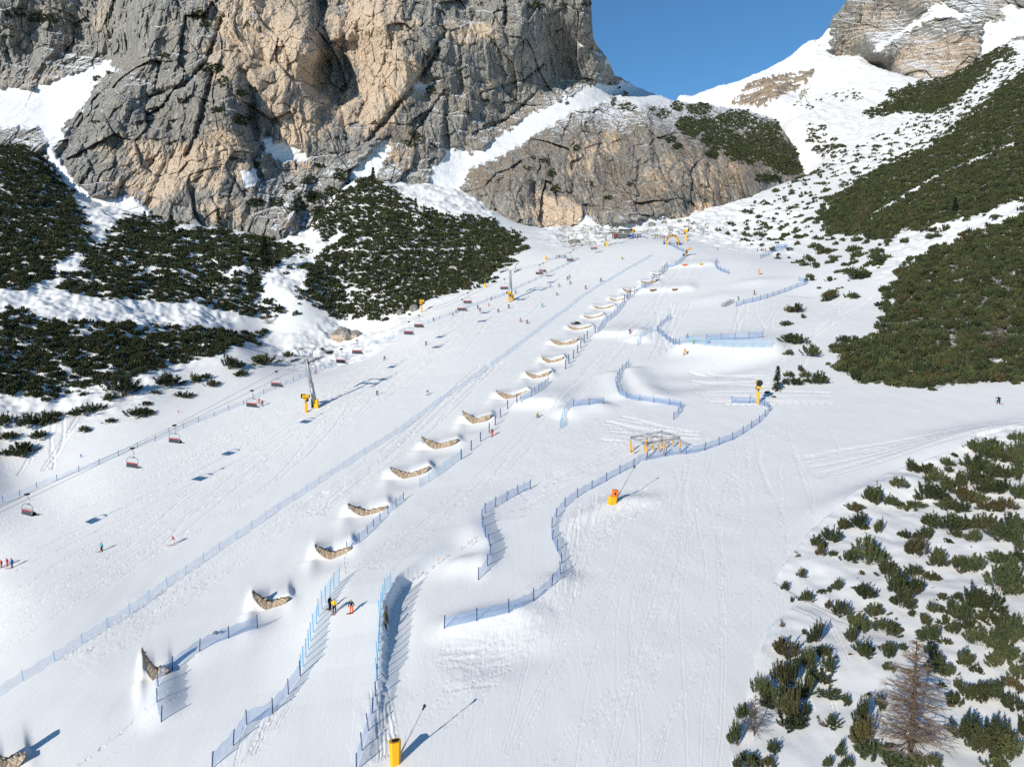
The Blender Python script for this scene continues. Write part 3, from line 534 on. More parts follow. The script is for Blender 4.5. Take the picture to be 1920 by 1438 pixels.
TN2 = [(1740,110,70,40,1.),(1790,100,50,40,.9),(1640,40,60,50,.6),(1580,80,30,40,.5),(1700,100,30,30,.7),(1750,10,60,40,.6),(1870,10,60,40,.5),(1600,60,50,40,.5)]
CLF2 = build_face("cliff_band", CL2, VT2, VB2, 1488, 2190, 620, 230, CR2, SN2, TN2, [(1700,90,40,30,.5)], M_ROCK2, amp=.8, strata=True, seed=300)
ground = grid_mesh("ground", GX, GY, GZ, dict(veg=AT_LIT, rock=AT_ROCK, churn=AT_CH, grass=AT_GR, rough=RGH), M_SNOW)
ground["kind"] = "structure"
# the snowfield goes on beyond the surveyed fan, coarser
sxv = np.arange(-1500, 1501, 10.); syv = np.arange(-120, 1301, 10.); AX, AY = np.meshgrid(sxv, syv)
AYc = np.maximum(AY, 28.); AU = np.clip(AX / AYc, -.955, .955); RA = cub(RC, (np.log(AYc) - GL[0]) / (GL[-1] - GL[0]) * 219, (AU + .97) / 1.94 * 179)
AZ = valley(AU * AYc, AYc) + RA + .14 * (AX - AU * AYc) * np.where(AX > 0, 1, .6) - .12 * np.maximum(28 - AY, 0) - .5 + .5 * fbm(AX / 40, AY / 40, 401, 2)
out_ = (np.abs(AX) > .945 * np.maximum(AY, 0)) | (AY < 34)
zero = np.zeros(AX.shape); apron = grid_mesh("snowfield", AX, AY, AZ, dict(veg=zero, rock=zero, churn=zero, grass=zero, rough=zero + .5), M_SNOW)
bm_ = bmesh.new(); bm_.from_mesh(apron.data); bm_.verts.ensure_lookup_table(); keep = out_.ravel()
bmesh.ops.delete(bm_, geom=[f for f in bm_.faces if not any(keep[v.index] for v in f.verts)], context='FACES'); bm_.to_mesh(apron.data); bm_.free(); apron["kind"] = "structure"
# ---------------------------------------------------------------- plants
def tri_mesh(name, V, mat_idx, mats, n=3):
    V = np.asarray(V, np.float32).reshape(-1, 3); me = bpy.data.meshes.new(name); nf = len(V) // n
    me.vertices.add(len(V)); me.vertices.foreach_set("co", V.ravel())
    me.loops.add(len(V)); me.loops.foreach_set("vertex_index", np.arange(len(V), dtype=np.int32))
    me.polygons.add(nf); me.polygons.foreach_set("loop_start", np.arange(0, len(V), n, dtype=np.int32))
    me.polygons.foreach_set("material_index", np.asarray(mat_idx, np.int32) if not np.isscalar(mat_idx) else np.full(nf, mat_idx, np.int32))
    me.update(calc_edges=True)
    for m in mats: me.materials.append(m)
    return me
def foliage_mat(name, a, b, c):
    t = NT(name); oi = t.add("ShaderNodeObjectInfo"); co = t.coords()
    geo = t.add("ShaderNodeNewGeometry"); n = t.add("ShaderNodeTexNoise", i_Scale=.35, i_Detail=3.0); t.link(geo.outputs["Position"], n.inputs["Vector"])
    f = t.noise(co, 3.0, 3, .7)
    col = t.mix(t.ramp(n.outputs[0], .35, .65), a, b); col = t.mix(t.math('MULTIPLY', t.ramp(f, .45, .75), .7), col, c)
    hv = t.add("ShaderNodeHueSaturation"); t.link(col, hv.inputs["Color"]); t.link(t.math('ADD', .6, t.math('MULTIPLY', oi.outputs["Random"], .75)), hv.inputs["Value"])
    br = t.mix(t.math('MULTIPLY', t.ramp(t.math('FRACT', t.math('MULTIPLY', oi.outputs["Random"], 7.31)), .86, 1.0), .6), hv.outputs[0], (.12, .082, .035)); t.link(br, t.b.inputs["Base Color"]); t.b.inputs["Roughness"].default_value = .65; t.b.inputs["Specular IOR Level"].default_value = .3; return t.m
M_NEEDLE = foliage_mat("pine_needles", (.036, .054, .024), (.076, .084, .033), (.11, .112, .048))
M_SPRUCE = foliage_mat("spruce_needles", (.020, .036, .020), (.040, .055, .022), (.05, .06, .028))
M_STEM = plain("bark", (.11, .075, .05), .85, .3)
M_TWIG = plain("bare_twigs", (.27, .20, .15), .8, .3)
M_TWIG2 = plain("grey_twigs", (.17, .14, .12), .8, .3)
def blades(P, D, L, W, r):           # one slim triangle per point, growing along D
    n = len(P); s = np.cross(D, r.normal(size=(n, 3))); s /= np.linalg.norm(s, axis=1)[:, None] + 1e-9
    return np.stack([P - s * W[:, None] * .5, P + s * W[:, None] * .5, P + D * L[:, None]], 1)
def norm(v): return v / (np.linalg.norm(v, axis=-1, keepdims=True) + 1e-9)
def pine_bush(seed, shoots, per, L, W, tall=1., upright=.7):
    r = np.random.default_rng(seed); fol = []; stems = []
    lob = r.normal(size=(5, 2)) * .42
    for i in range(shoots):
        c = lob[r.integers(5)]; e = c + r.normal(size=2) * .30; rad = np.hypot(*e)
        if rad > 1: e = e / rad * r.uniform(.8, 1.05); rad = np.hypot(*e)
        h = tall * (1.02 - .62 * rad ** 1.6) * r.uniform(.66, 1.12)
        base = np.array([e[0] * .30, e[1] * .30, 0.]); mid = np.array([e[0] * .82, e[1] * .82, h * .38]); tip = np.array([e[0] * (1 + .1 * (1 - upright)), e[1] * (1 + .1 * (1 - upright)), h])
        t = r.uniform(.30, 1.0, per) ** .8; t = t[:, None]
        P = (1 - t) ** 2 * base + 2 * t * (1 - t) * mid + t * t * tip
        T = norm(2 * (1 - t) * (mid - base) + 2 * t * (tip - mid))
        D = norm(T * upright + .62 * norm(r.normal(size=(per, 3))) + np.array([0, 0, .18]))
        P = P + r.normal(size=(per, 3)) * .035 * (1.25 - t)
        fol.append(blades(P, D, L * r.uniform(.7, 1.25, per), W * r.uniform(.7, 1.3, per), r))
        s = norm(np.cross(mid - base, [0, 0, 1.])) * .016
        for a, b, w in ((base, mid, 1.), (mid, (mid + tip) / 2, .7)):
            stems.append(np.stack([a - s * w, a + s * w, b + s * w * .6])); stems.append(np.stack([a + s * w, b + s * w * .6, b - s * w * .6]))
    return np.concatenate(fol), np.array(stems)
FG_PROTO = []
for k in range(8):
    f, s = pine_bush(40 + k, 46, 46, .15, .062, tall=.82 + .16 * (k % 4), upright=.52)
    FG_PROTO.append((tri_mesh("pine_foliage", f, 0, [M_NEEDLE]), tri_mesh("pine_stems", s, 0, [M_STEM])))
MID_PROTO = []
for k in range(6):
    f, s = pine_bush(80 + k, 26, 26, .23, .12, upright=.75)
    MID_PROTO.append(tri_mesh("pine_bush_mesh", np.concatenate([f, s]), np.r_[np.zeros(len(f)), np.ones(len(s))], [M_NEEDLE, M_STEM]))
FAR_PROTO = []
for k in range(5):
    f, s = pine_bush(120 + k, 11, 16, .36, .24, upright=.7)
    FAR_PROTO.append(tri_mesh("pine_bush_far", f, 0, [M_NEEDLE]))
def tag(o, label=None, cat=None, group=None, kind=None):
    for k, v in (("label", label), ("category", cat), ("group", group), ("kind", kind)):
        if v: o[k] = v
    return o
def link(name, me, loc=(0, 0, 0), parent=None):
    o = bpy.data.objects.new(name, me); COL.objects.link(o); o.location = loc
    if parent is not None: o.parent = parent
    return o
def W(p): return Vector((float(p[0]), float(p[1]), float(p[2]) + CAMZ))
def at(px, py): return W(hit(px, py)[0])
def onground(X, Y): return Vector((float(X), float(Y), float(gz(X, Y)) + CAMZ))
# shrubs of the lower right, one by one: px in the 3x enlargement of (1280,960) and of (1280,480)
SA = """755,150,45,70 840,110,50,60 900,60,45,40 1000,50,60,50 850,225,30,25 780,210,25,45 690,475,45,45 790,440,25,20 825,430,15,25 880,410,35,40 965,420,20,20 930,240,40,50 1040,220,80,100 1120,80,30,50
1260,110,35,40 1330,180,60,80 1430,250,60,60 1380,120,50,40 1150,310,60,60 1200,380,60,80 1230,470,60,80 1040,430,50,60 900,540,60,60 820,520,20,35 980,600,60,80 1090,540,60,50 960,680,40,60 1030,760,60,50 1140,640,70,60
1300,330,60,40 1320,420,60,50 1290,560,20,30 1360,600,40,40 1430,690,70,50 1410,520,25,50 1500,530,50,50 1580,570,60,60 1560,280,50,60 1650,290,60,60 1620,470,60,70 1720,480,70,80 1780,380,70,90 1850,340,70,70 1880,420,40,60
1700,580,60,40 1800,600,80,60 1680,700,80,80 1780,700,60,60 1860,680,60,80 1830,800,80,60 1760,830,50,50 1580,830,50,60 1650,880,25,35 1390,770,40,50 1440,860,50,60 1500,880,30,50 1170,770,50,50 1230,760,30,30 1160,860,35,50
590,740,65,75 680,665,15,20 755,680,45,70 800,770,40,50 710,820,60,80 820,840,40,60 790,900,60,50 440,970,60,100 540,900,50,80 620,900,60,90 700,950,45,80 540,1060,60,100 640,1080,70,100 590,1150,80,60 340,1120,50,50
310,1250,40,80 370,1380,60,60 310,1400,30,60 490,1400,40,40 530,1310,50,30 820,1005,60,25 920,1050,25,40 840,1165,50,30 1050,1020,15,20 1010,1130,40,110 1040,1250,60,100 1080,1340,70,60 1110,1060,30,60 1170,1390,80,50
1300,1390,60,50 1420,1400,50,40 830,1410,25,40 880,1420,20,30 930,1400,30,50 890,1340,25,40 900,1300,15,30 1530,1030,40,50 1600,1000,50,60 1690,1010,50,60 1780,1010,60,60 1870,1060,50,60 1600,1200,70,80 1680,1290,70,80
1780,1240,70,100 1850,1330,70,70 1890,1220,40,50 1740,1390,60,50 1900,880,40,60 1840,960,50,40 1870,150,40,80 1800,240,60,50 1880,250,50,50 1500,60,90,60 1420,40,60,40 1600,50,60,50 1700,60,60,60 1650,140,50,40
1780,110,60,60 1850,60,70,60 1540,110,40,30 1480,150,30,20 1400,350,40,30 1470,600,35,30 1540,650,40,40 1620,620,50,40 1460,470,30,30 1550,470,30,30 1560,960,30,30 1000,330,20,20 1450,960,20,20 560,1000,40,60 480,1050,40,60 660,1010,50,60"""
SB = """970,1400,50,35 1040,1330,30,50 1100,1340,60,60 1160,1360,50,40 1220,1270,50,40 1280,1180,40,40 1340,1180,60,40 1390,1170,20,20 1420,1230,50,50 1360,1310,60,60 1300,1400,60,30 1420,1330,50,50 1480,1160,40,30 1520,1110,25,20
1640,1060,40,50 1700,1080,60,60 1650,1150,70,50 1750,1040,30,30 1560,1250,60,50 1640,1230,70,60 1720,1180,60,60 1780,1100,50,60 1840,1130,60,60 1880,1010,40,40 1890,1080,40,60 1890,1200,50,60 1800,1210,60,50 1720,1290,60,50
1800,1300,70,50 1880,1310,50,60 1500,1290,60,50 1570,1340,60,50 1650,1350,60,50 1500,1390,60,40 1600,1410,60,30 1720,1390,60,40 1820,1390,60,40 1490,1200,30,25 1580,1160,30,20"""
shr = [[float(v) for v in q.split(",")] for q in SA.split()]; shr = [(1280 + a / 3, 960 + b / 3, c / 3, d / 3) for a, b, c, d in shr]
s2 = [[float(v) for v in q.split(",")] for q in SB.split()]; shr += [(1280 + a / 2.995, 480 + b / 2.995, c / 2.995, d / 2.995) for a, b, c, d in s2]
n_fg = 0
FG_L = "dark green dwarf mountain pine among the scattered pines in the lower right snow"
def put_bush(px, py, rx, ry, label, group, k, jig=1.):
    p = at(px, py + ry * .72); sc = rx * p.length / FPX * 1.0
    d = (p - cam.location).length; rad = rx * d / FPX * 1.16; hh = ry * 2 * d / FPX * .80
    rt = tag(link("dwarf_pine", None, p - Vector((0, 0, .12))), label, "pine shrub", group)
    rt.empty_display_size = .3; rt.rotation_euler = (random.uniform(-.08, .08), random.uniform(-.08, .08), random.uniform(0, 6.28)); rt.scale = (rad, rad * random.uniform(.8, 1.1), max(hh * .78, rad * .6))
    f, s = FG_PROTO[k % len(FG_PROTO)]; link("foliage", f, parent=rt); link("stems", s, parent=rt); return rt
for (px, py, rx, ry) in shr:
    put_bush(px, py, rx, ry, FG_L, "dwarf pines in the lower right snow", n_fg); n_fg += 1
    if rx > 14 and n_fg % 4 == 0 : put_bush(px + random.uniform(-.8, .8) * rx, py + random.uniform(-.3, .5) * ry, rx * .5, ry * .55, FG_L, "dwarf pines in the lower right snow", n_fg); n_fg += 1
for px, py, rx, ry, lab in [(1502.5, 1070, 8, 15, "small cone shaped pine standing alone at the piste edge, tallest of the lone ones"), (1472.5, 1096, 6.5, 12, "small round topped pine alone at the piste edge, left of the cone shaped one"), (1482.5, 1122, 3.3, 8.5, "tiny narrow pine seedling alone at the piste edge"),
    (1078.5, 603.5, 9, 6, "lone pine bush on the snow between the mid piste and the gabion walls")]:
    put_bush(px, py, rx, ry, lab, None, n_fg); n_fg += 1
SC = [(1477,578,10,10),(1494,577,14,11),(1505,593,6,5),(1470,604,14,9),(1490,634,26,16),(1480,660,10,7),(1520,657,20,14),(1487,710,20,14),(1478,700,10,10),(1534,707,20,15),(1547,714,10,8),(1567,654,12,10),(1580,634,14,10),(1600,637,14,10),(1564,553,20,12),(1547,560,10,8),(1594,553,14,10),(1557,523,10,6),(1600,517,22,10),(1554,680,5,6),(1512,700,12,10),(1500,690,8,8),(1440,735,6,4),(1449,742,6,4)]
for px, py, rx, ry in SC: put_bush(px, py, rx, ry, "dark pine bush in the loose patch between the snow park and the dense slope", "pine bushes beside the snow park", n_fg); n_fg += 1
SD = [(170,767,25,12),(157,804,12,6),(230,735,40,11),(257,770,26,13),(207,789,12,5),(314,714,26,12),(360,710,14,12),(390,702,14,9),(347,740,16,6),(400,720,16,7),(430,684,25,11),(457,697,16,10),(494,677,28,10),(541,665,12,5),(160,739,10,5),(270,755,12,6),(15,785,20,16),(55,790,20,16),(85,785,18,12),(12,815,16,12),(40,838,22,14),(75,815,16,9),(48,848,16,8),(10,845,12,10),(100,775,12,8),(620,660,8,4),(605,655,6,3),(563,652,6,3),(290,735,10,5),(205,745,14,6)]
for px, py, rx, ry in SD: put_bush(px, py, rx, ry, "low pine bush scattered on the snow between the left thicket and the lift", "pine bushes left of the chairlift", n_fg); n_fg += 1
print("individual shrubs", n_fg)
# conifers and bare trees, each with trunk and crown
def cone_tree(seed, n_whorl=22, per=9, fol=True, spread=.24, bare=False):
    r = np.random.default_rng(seed); F_, S_ = [], []
    def lim(a, b, w0, w1):
        d = norm(b - a); s = norm(np.cross(d, [.3, .2, 1.])); q = np.cross(d, s)
        for m in range(4):
            an = m * math.pi / 2; bn = an + math.pi / 2
            o1, o2 = s * math.cos(an) + q * math.sin(an), s * math.cos(bn) + q * math.sin(bn)
            S_.append(np.stack([a + o1 * w0, a + o2 * w0, b + o2 * w1])); S_.append(np.stack([a + o1 * w0, b + o2 * w1, b + o1 * w1]))
    lim(np.array([0, 0, -.03]), np.array([.01, 0, .5]), .016, .010); lim(np.array([.01, 0, .5]), np.array([0, 0, .99]), .010, .002)
    for k in range(n_whorl):
        z = .06 + .92 * (k / n_whorl) ** .95; R_ = spread * (1 - z) ** .8 * r.uniform(.8, 1.1) + .012
        for m in range(per):
            an = r.uniform(0, 6.283); rr = R_ * r.uniform(.65, 1.15); zz = z + r.normal() * .014
            a = np.array([0, 0, zz]); b = np.array([math.cos(an) * rr, math.sin(an) * rr, zz - (.30 if not bare else -.10) * rr])
            lim(a, b, .0034 if bare else .003, .0008)
            n = 26 if not bare else 32; t = r.uniform(.12, 1, n)[:, None]; P = a + (b - a) * t
            dr = norm(b - a); side = norm(np.cross(dr, [0, 0, 1.]))
            D = norm(dr * .8 + side * r.choice([-1, 1], n)[:, None] * r.uniform(.4, 1.2, n)[:, None] + r.normal(size=(n, 3)) * .25)
            if bare: F_.append(blades(P, D, rr * .42 * r.uniform(.4, 1.2, n), np.full(n, .0028), r))
            else: F_.append(blades(P, D, .050 * r.uniform(.6, 1.2, n), .020 * np.ones(n), r))
    return np.concatenate(F_), np.array(S_)
fs, ss = cone_tree(5); SPRUCE = (tri_mesh("spruce_crown", fs, 0, [M_SPRUCE]), tri_mesh("spruce_trunk", ss, 0, [M_STEM]))
fl, sl = cone_tree(9, 30, 6, spread=.27, bare=True); LARCH = (tri_mesh("larch_crown", fl, 0, [M_TWIG]), tri_mesh("larch_trunk", sl, 0, [M_STEM]))
fb, sb = cone_tree(12, 18, 7, spread=.42, bare=True); BARE = (tri_mesh("bare_crown", fb, 0, [M_TWIG2]), tri_mesh("bare_trunk", sb, 0, [M_STEM]))
def tree(name, proto, bx, by, hpx, label, cat, group=None, wide=1.):
    p = at(bx, by); h = hpx * (p - cam.location).length / FPX
    rt = tag(link(name, None, p), label, cat, group); rt.scale = (h * wide, h * wide, h); rt.rotation_euler = (0, 0, random.uniform(0, 6.28)); rt.empty_display_size = .2
    link("crown", proto[0], parent=rt); link("trunk", proto[1], parent=rt); return rt
tree("larch_tree", LARCH, 1706, 1408, 178, "tall bare brown larch standing among the pines in the lower right corner", "tree", wide=1.4)
tree("larch_tree", LARCH, 1618, 412, 34, "small brown leafless larch on the far right slope above the dense pines", "tree", wide=1.3)
tree("bare_tree", BARE, 1414, 1378, 70, "small leafless grey tree beside the pine cluster at the lower piste edge", "tree")
tree("bare_tree", BARE, 1866, 658, 46, "pale leafless tree inside the dense pine slope on the right", "tree")
tree("bare_tree", BARE, 501, 608, 24, "small leafless tree beside the snowy path above the left thicket", "tree")
tree("spruce_tree", SPRUCE, 1457, 732, 45, "young spruce with a pointed top behind the fan gun on the right", "tree")
for i, (a, b, h, lab) in enumerate([(700,345,30,"spruce rising above the pines in the snow gully under the cliff"),(322,440,34,"spruce under the left cliff beside the snow path, leftmost spruce"),(272,425,26,"short spruce at the foot of the cliff by the narrow snow path"),(497,500,54,"tall dark spruce at the middle of the left pine slope"),(560,395,40,"spruce on the rocky step below the big tan wall"),(780,400,28,"spruce at the upper right of the pine slope under the cliff"),(470,545,30,"spruce lower in the patchy left pine slope"),(410,425,30,"spruce touching the base of the left buttress"),(1790,400,26,"single dark spruce inside the dense pines on the right slope"),(1570,235,1,"")][:9]):
    tree("spruce_tree", SPRUCE, a, b, h, lab, "tree", wide=1.1)
# the uncountable pines: one object, thousands of bushes on points
CELLA = (GY * (GU[1] - GU[0])) * (GY * (GL[1] - GL[0])) * np.sqrt(1 + np.clip(np.gradient(GZ, axis=0) / (GY * (GL[1] - GL[0])), -2, 2) ** 2)
SPC = 2.3 + 1.3 * sstep(250, 700, GY)
prob = (AT_VEG > .05) * np.where(AT_VEG > .7, 1., .8) * CELLA / SPC
prob[GY > 1040] = 0
pick = rng.random(GX.shape) < prob; pick[:2] = False; pick[-2:] = False
inside = (PX > -420) & (PX < 2320) & (PY > -80) & (PY < 1500); pick &= inside
ii = np.nonzero(pick); jx = (rng.random(len(ii[0])) - .5) * GY[ii] * (GU[1] - GU[0]); jy = (rng.random(len(ii[0])) - .5) * GY[ii] * (GL[1] - GL[0])
BX, BY = GX[ii] + jx, GY[ii] + jy; BZ = gz(BX, BY) - .15
BS = rng.choice([.8, 1.1, 1.4, 1.8, 2.2], len(BX), p=[.2, .25, .25, .2, .1]) * rng.uniform(.85, 1.15, len(BX)) * np.where(AT_VEG[ii] > .7, 1., .85); BN = np.where(BY < 330, 0, 1)
# bushes clinging to the cliff
CB = [(1270,200,14,10),(1310,205,30,12),(1380,225,45,20),(1430,250,40,30),(1460,290,40,30),(1480,315,30,16),(1400,280,50,28),(1350,260,40,25),(1320,235,30,16),(1440,335,30,9),(1290,235,25,20),(1300,250,12,10),(1335,290,14,10),(1175,202,20,9),(1240,213,18,14),(1225,205,8,6),(1170,178,14,6),(1150,190,6,12),(1145,158,8,3),(1158,165,5,3),(1108,165,5,3),(1065,195,5,3),(1035,325,9,8),(1020,300,8,6),(1000,296,8,5),(1082,278,8,6),(1040,355,9,8),(1255,262,12,8),(1270,275,10,6),(1140,370,8,6),(1180,345,8,5),(1110,345,6,4),(910,190,6,4),
    (400,128,26,10),(420,155,12,12),(455,175,14,8),(375,30,22,10),(205,60,6,4),(410,208,18,6),(455,225,18,14),(340,190,6,6),(310,105,10,6),(385,45,12,8),(205,137,9,5),(182,148,8,6),(30,25,26,10),(75,35,30,10),(100,40,12,6),(15,70,10,6),(180,230,8,4),(10,100,8,6),(780,255,14,12),(808,170,10,8),(770,270,12,8),(810,275,8,8),(640,330,18,14),(580,340,16,10),(600,310,12,6),(560,385,20,16),(520,380,18,10),(590,370,18,14),(620,360,14,10),(480,380,14,10),(600,400,20,14),(545,350,14,8),(640,170,6,4),(690,360,40,14),(750,350,10,6),(660,345,12,6),(1005,12,20,8),(1098,8,12,7),(900,8,6,4),(870,380,26,6),(800,370,14,4),(770,355,8,4),(1055,10,6,4),(990,315,6,5),(480,310,8,5),(440,300,6,4)]
_, cX, cY, cZ, cpx, cpy, csm = CLF
cp2x, cp2y = project(cX, cY, cZ); nse = gnoise(cX / 4, cZ / 4, 555)
m = np.zeros(cX.shape, bool)
for a, b, rx, ry in CB: m |= ((cp2x - a) / rx) ** 2 + ((cp2y - b) / ry) ** 2 < .75 + .5 * nse
pk = m & (rng.random(cX.shape) < np.where(cp2x > 1255, .55, .26)) & (np.arange(cX.shape[0])[:, None] < cX.shape[0] - 6); kk = np.nonzero(pk)
BX = np.r_[BX, cX[kk]]; BY = np.r_[BY, cY[kk] - .3]; BZ = np.r_[BZ, cZ[kk] - .5]; BS = np.r_[BS, rng.uniform(.8, 1.7, len(kk[0]))]; BN = np.r_[BN, np.ones(len(kk[0]))]
print("massed bushes", len(BX))
pm = bpy.data.meshes.new("thicket_points"); pm.vertices.add(len(BX)); pm.vertices.foreach_set("co", np.c_[BX, BY, BZ + CAMZ].astype(np.float32).ravel())
for nm, v in (("sc", BS), ("rz", rng.uniform(0, 6.283, len(BX)))):
    a = pm.attributes.new(nm, 'FLOAT', 'POINT'); a.data.foreach_set("value", v.astype(np.float32))
for nm, v in (("kind_id", np.where(BN < .5, rng.integers(0, 6, len(BX)), rng.integers(6, 11, len(BX)))),):
    a = pm.attributes.new(nm, 'INT', 'POINT'); a.data.foreach_set("value", v.astype(np.int32))
ng = bpy.data.node_groups.new("thicket", 'GeometryNodeTree')
ng.interface.new_socket("Geometry", in_out='INPUT', socket_type='NodeSocketGeometry'); ng.interface.new_socket("Geometry", in_out='OUTPUT', socket_type='NodeSocketGeometry')
gi = ng.nodes.new("NodeGroupInput"); go = ng.nodes.new("NodeGroupOutput"); iop = ng.nodes.new("GeometryNodeInstanceOnPoints"); jg = ng.nodes.new("GeometryNodeGeometryToInstance")
protos = MID_PROTO + FAR_PROTO; hidden = bpy.data.collections.new("bush_kinds")     # never linked to the scene: only the point instances show
for i, me in enumerate(protos):
    o = bpy.data.objects.new("bush_kind_%02d" % i, me); hidden.objects.link(o)
ci = ng.nodes.new("GeometryNodeCollectionInfo"); ci.inputs["Collection"].default_value = hidden; ci.inputs["Separate Children"].default_value = True; ci.inputs["Reset Children"].default_value = True
def nattr(nm, typ):
    n = ng.nodes.new("GeometryNodeInputNamedAttribute"); n.data_type = typ; n.inputs[0].default_value = nm; return n.outputs[0]
cx = ng.nodes.new("ShaderNodeCombineXYZ"); ng.links.new(nattr("rz", 'FLOAT'), cx.inputs[2])
ng.links.new(gi.outputs[0], iop.inputs["Points"]); ng.links.new(ci.outputs[0], iop.inputs["Instance"]); iop.inputs["Pick Instance"].default_value = True
ng.links.new(nattr("kind_id", 'INT'), iop.inputs["Instance Index"]); ng.links.new(cx.outputs[0], iop.inputs["Rotation"]); ng.links.new(nattr("sc", 'FLOAT'), iop.inputs["Scale"]); ng.links.new(iop.outputs[0], go.inputs[0])
th = link("dwarf_pine_thicket", pm); tag(th, "dense dark green dwarf pine thicket covering the slopes on both sides of the pistes", "pine thicket", kind="stuff")
md = th.modifiers.new("bushes", 'NODES'); md.node_group = ng
# ---------------------------------------------------------------- built objects
class MB:                            # gathers simple solids into one mesh
    def __init__(s): s.v = []; s.f = []; s.m = []
    def add(s, vs, fs, mi=0):
        o = len(s.v); s.v += [tuple(map(float, v)) for v in vs]; s.f += [tuple(i + o for i in f) for f in fs]; s.m += [mi] * len(fs)
    def box(s, c, size, mi=0, rot=None, taper=1.0, bev=0.):
        x, y, z = size[0] / 2, size[1] / 2, size[2] / 2; rot = rot or Matrix.Identity(3); c = Vector(c); out = []
        b = min(bev, x * .9, y * .9)
        prof = [(-x + b, -y), (x - b, -y), (x, -y + b), (x, y - b), (x - b, y), (-x + b, y), (-x, y - b), (-x, -y + b)] if b > 0 else [(-x, -y), (x, -y), (x, y), (-x, y)]
        n = len(prof)
        for zz, k in ((-z, 1.), (z, taper)):
            for px, py in prof: out.append(c + rot @ Vector((px * k, py * k, zz)))
        fs = [tuple(range(n - 1, -1, -1)), tuple(range(n, 2 * n))] + [(i, (i + 1) % n, n + (i + 1) % n, n + i) for i in range(n)]
        s.add(out, fs, mi)
    def tube(s, pts, r, mi=0, n=8, r2=None):
        pts = [Vector(p) for p in pts]; rings = []; r2 = r if r2 is None else r2; o = []
        for i, p in enumerate(pts):
            d = (pts[min(i + 1, len(pts) - 1)] - pts[max(i - 1, 0)]).normalized(); a = d.orthogonal().normalized() if abs(d.z) > .98 else d.cross(Vector((0, 0, 1))).normalized(); b = d.cross(a)
            rr = r + (r2 - r) * i / max(1, len(pts) - 1)
            o += [p + a * rr * math.cos(2 * math.pi * k / n) + b * rr * math.sin(2 * math.pi * k / n) for k in range(n)]
        fs = [(i * n + k, i * n + (k + 1) % n, (i + 1) * n + (k + 1) % n, (i + 1) * n + k) for i in range(len(pts) - 1) for k in range(n)]
        fs += [tuple(range(n - 1, -1, -1)), tuple(range((len(pts) - 1) * n, len(pts) * n))]; s.add(o, fs, mi)
    def ball(s, c, r, mi=0, sc=(1, 1, 1), n=8, m=6):
        c = Vector(c); o = []; fs = []
        for i in range(m + 1):
            t = math.pi * i / m
            for k in range(n): o.append(c + Vector((math.sin(t) * math.cos(2 * math.pi * k / n) * sc[0], math.sin(t) * math.sin(2 * math.pi * k / n) * sc[1], math.cos(t) * sc[2])) * r)
        for i in range(m):
            for k in range(n): fs.append((i * n + k, (i + 1) * n + k, (i + 1) * n + (k + 1) % n, i * n + (k + 1) % n))
        s.add(o, fs, mi)
    def mesh(s, name, mats, smooth=False):
        me = bpy.data.meshes.new(name); me.from_pydata(s.v, [], s.f); me.update()
        for m in (mats if isinstance(mats, (list, tuple)) else [mats]): me.materials.append(m)
        me.polygons.foreach_set("material_index", s.m)
        if smooth: me.polygons.foreach_set("use_smooth", [True] * len(me.polygons))
        return me
    def obj(s, name, mats, parent=None, loc=(0, 0, 0), smooth=False): return link(name, s.mesh(name, mats, smooth), loc, parent)
def empty(name, loc, label, cat, group=None, rz=0.):
    o = link(name, None, loc); o.rotation_euler.z = rz; o.empty_display_size = .3; return tag(o, label, cat, group)
def copy_tree(o, parent=None):
    c = o.copy(); COL.objects.link(c)
    if parent is not None: c.parent = parent
    for ch in o.children: copy_tree(ch, c)
    return c
M_YEL = plain("yellow_paint", (.86, .44, .015), .45); M_ORA = plain("orange_foam", (.85, .17, .02), .6); M_BLK = plain("black_plastic", (.02, .021, .024), .5); M_STEEL = plain("galvanised_steel", (.34, .36, .37), .42, .15, .35)
M_DGREY = plain("dark_grey_shell", (.045, .052, .06), .4); M_GLASS = plain("bubble_screen", (.62, .70, .74), .15); M_RED = plain("red_stripe", (.46, .03, .04), .45); M_WOOD = plain("larch_wood", (.62, .34, .09), .7, .25, 0, 6); M_WHT = plain("white_cover", (.78, .79, .8), .6)
M_NAVY = plain("navy_post", (.018, .04, .13), .5); M_BLUE = plain("blue_pad", (.03, .10, .32), .5); M_LBLUE = plain("light_blue_pole", (.12, .42, .68), .5); M_RBROWN = plain("brown_box", (.28, .13, .06), .6); M_TIMB = plain("old_timber", (.13, .085, .05), .85)
def net_mat(name, col, a, bands):
    t = NT(name); t.b.inputs["Base Color"].default_value = (*col, 1); t.b.inputs["Roughness"].default_value = .8
    tr = t.add("ShaderNodeBsdfTransparent"); mx = t.add("ShaderNodeMixShader"); out = t.n["Material Output"]
    co = t.coords(); n = t.noise(co, .8, 3); f = t.math('ADD', a, t.math('MULTIPLY', t.math('SUBTRACT', n, .5), .25), True)
    tl = t.add("ShaderNodeBsdfTranslucent"); tl.inputs[0].default_value = (*col, 1); m2 = t.add("ShaderNodeMixShader"); m2.inputs[0].default_value = .5; t.link(t.b.outputs[0], m2.inputs[1]); t.link(tl.outputs[0], m2.inputs[2])
    t.val(f, mx.inputs[0]); t.link(tr.outputs[0], mx.inputs[1]); t.link(m2.outputs[0], mx.inputs[2]); t.link(mx.outputs[0], out.inputs[0]); return t.m
N_PALE = net_mat("pale_blue_net", (.46, .62, .84), .30, 0); N_BLUE = net_mat("blue_net", (.22, .42, .76), .40, 0); N_LIGHT = net_mat("light_blue_net", (.38, .64, .86), .32, 0); N_THIN = net_mat("thin_net", (.30, .42, .65), .10, 0)
M_BUB = net_mat("clear_bubble", (.74, .79, .82), .52, 0)
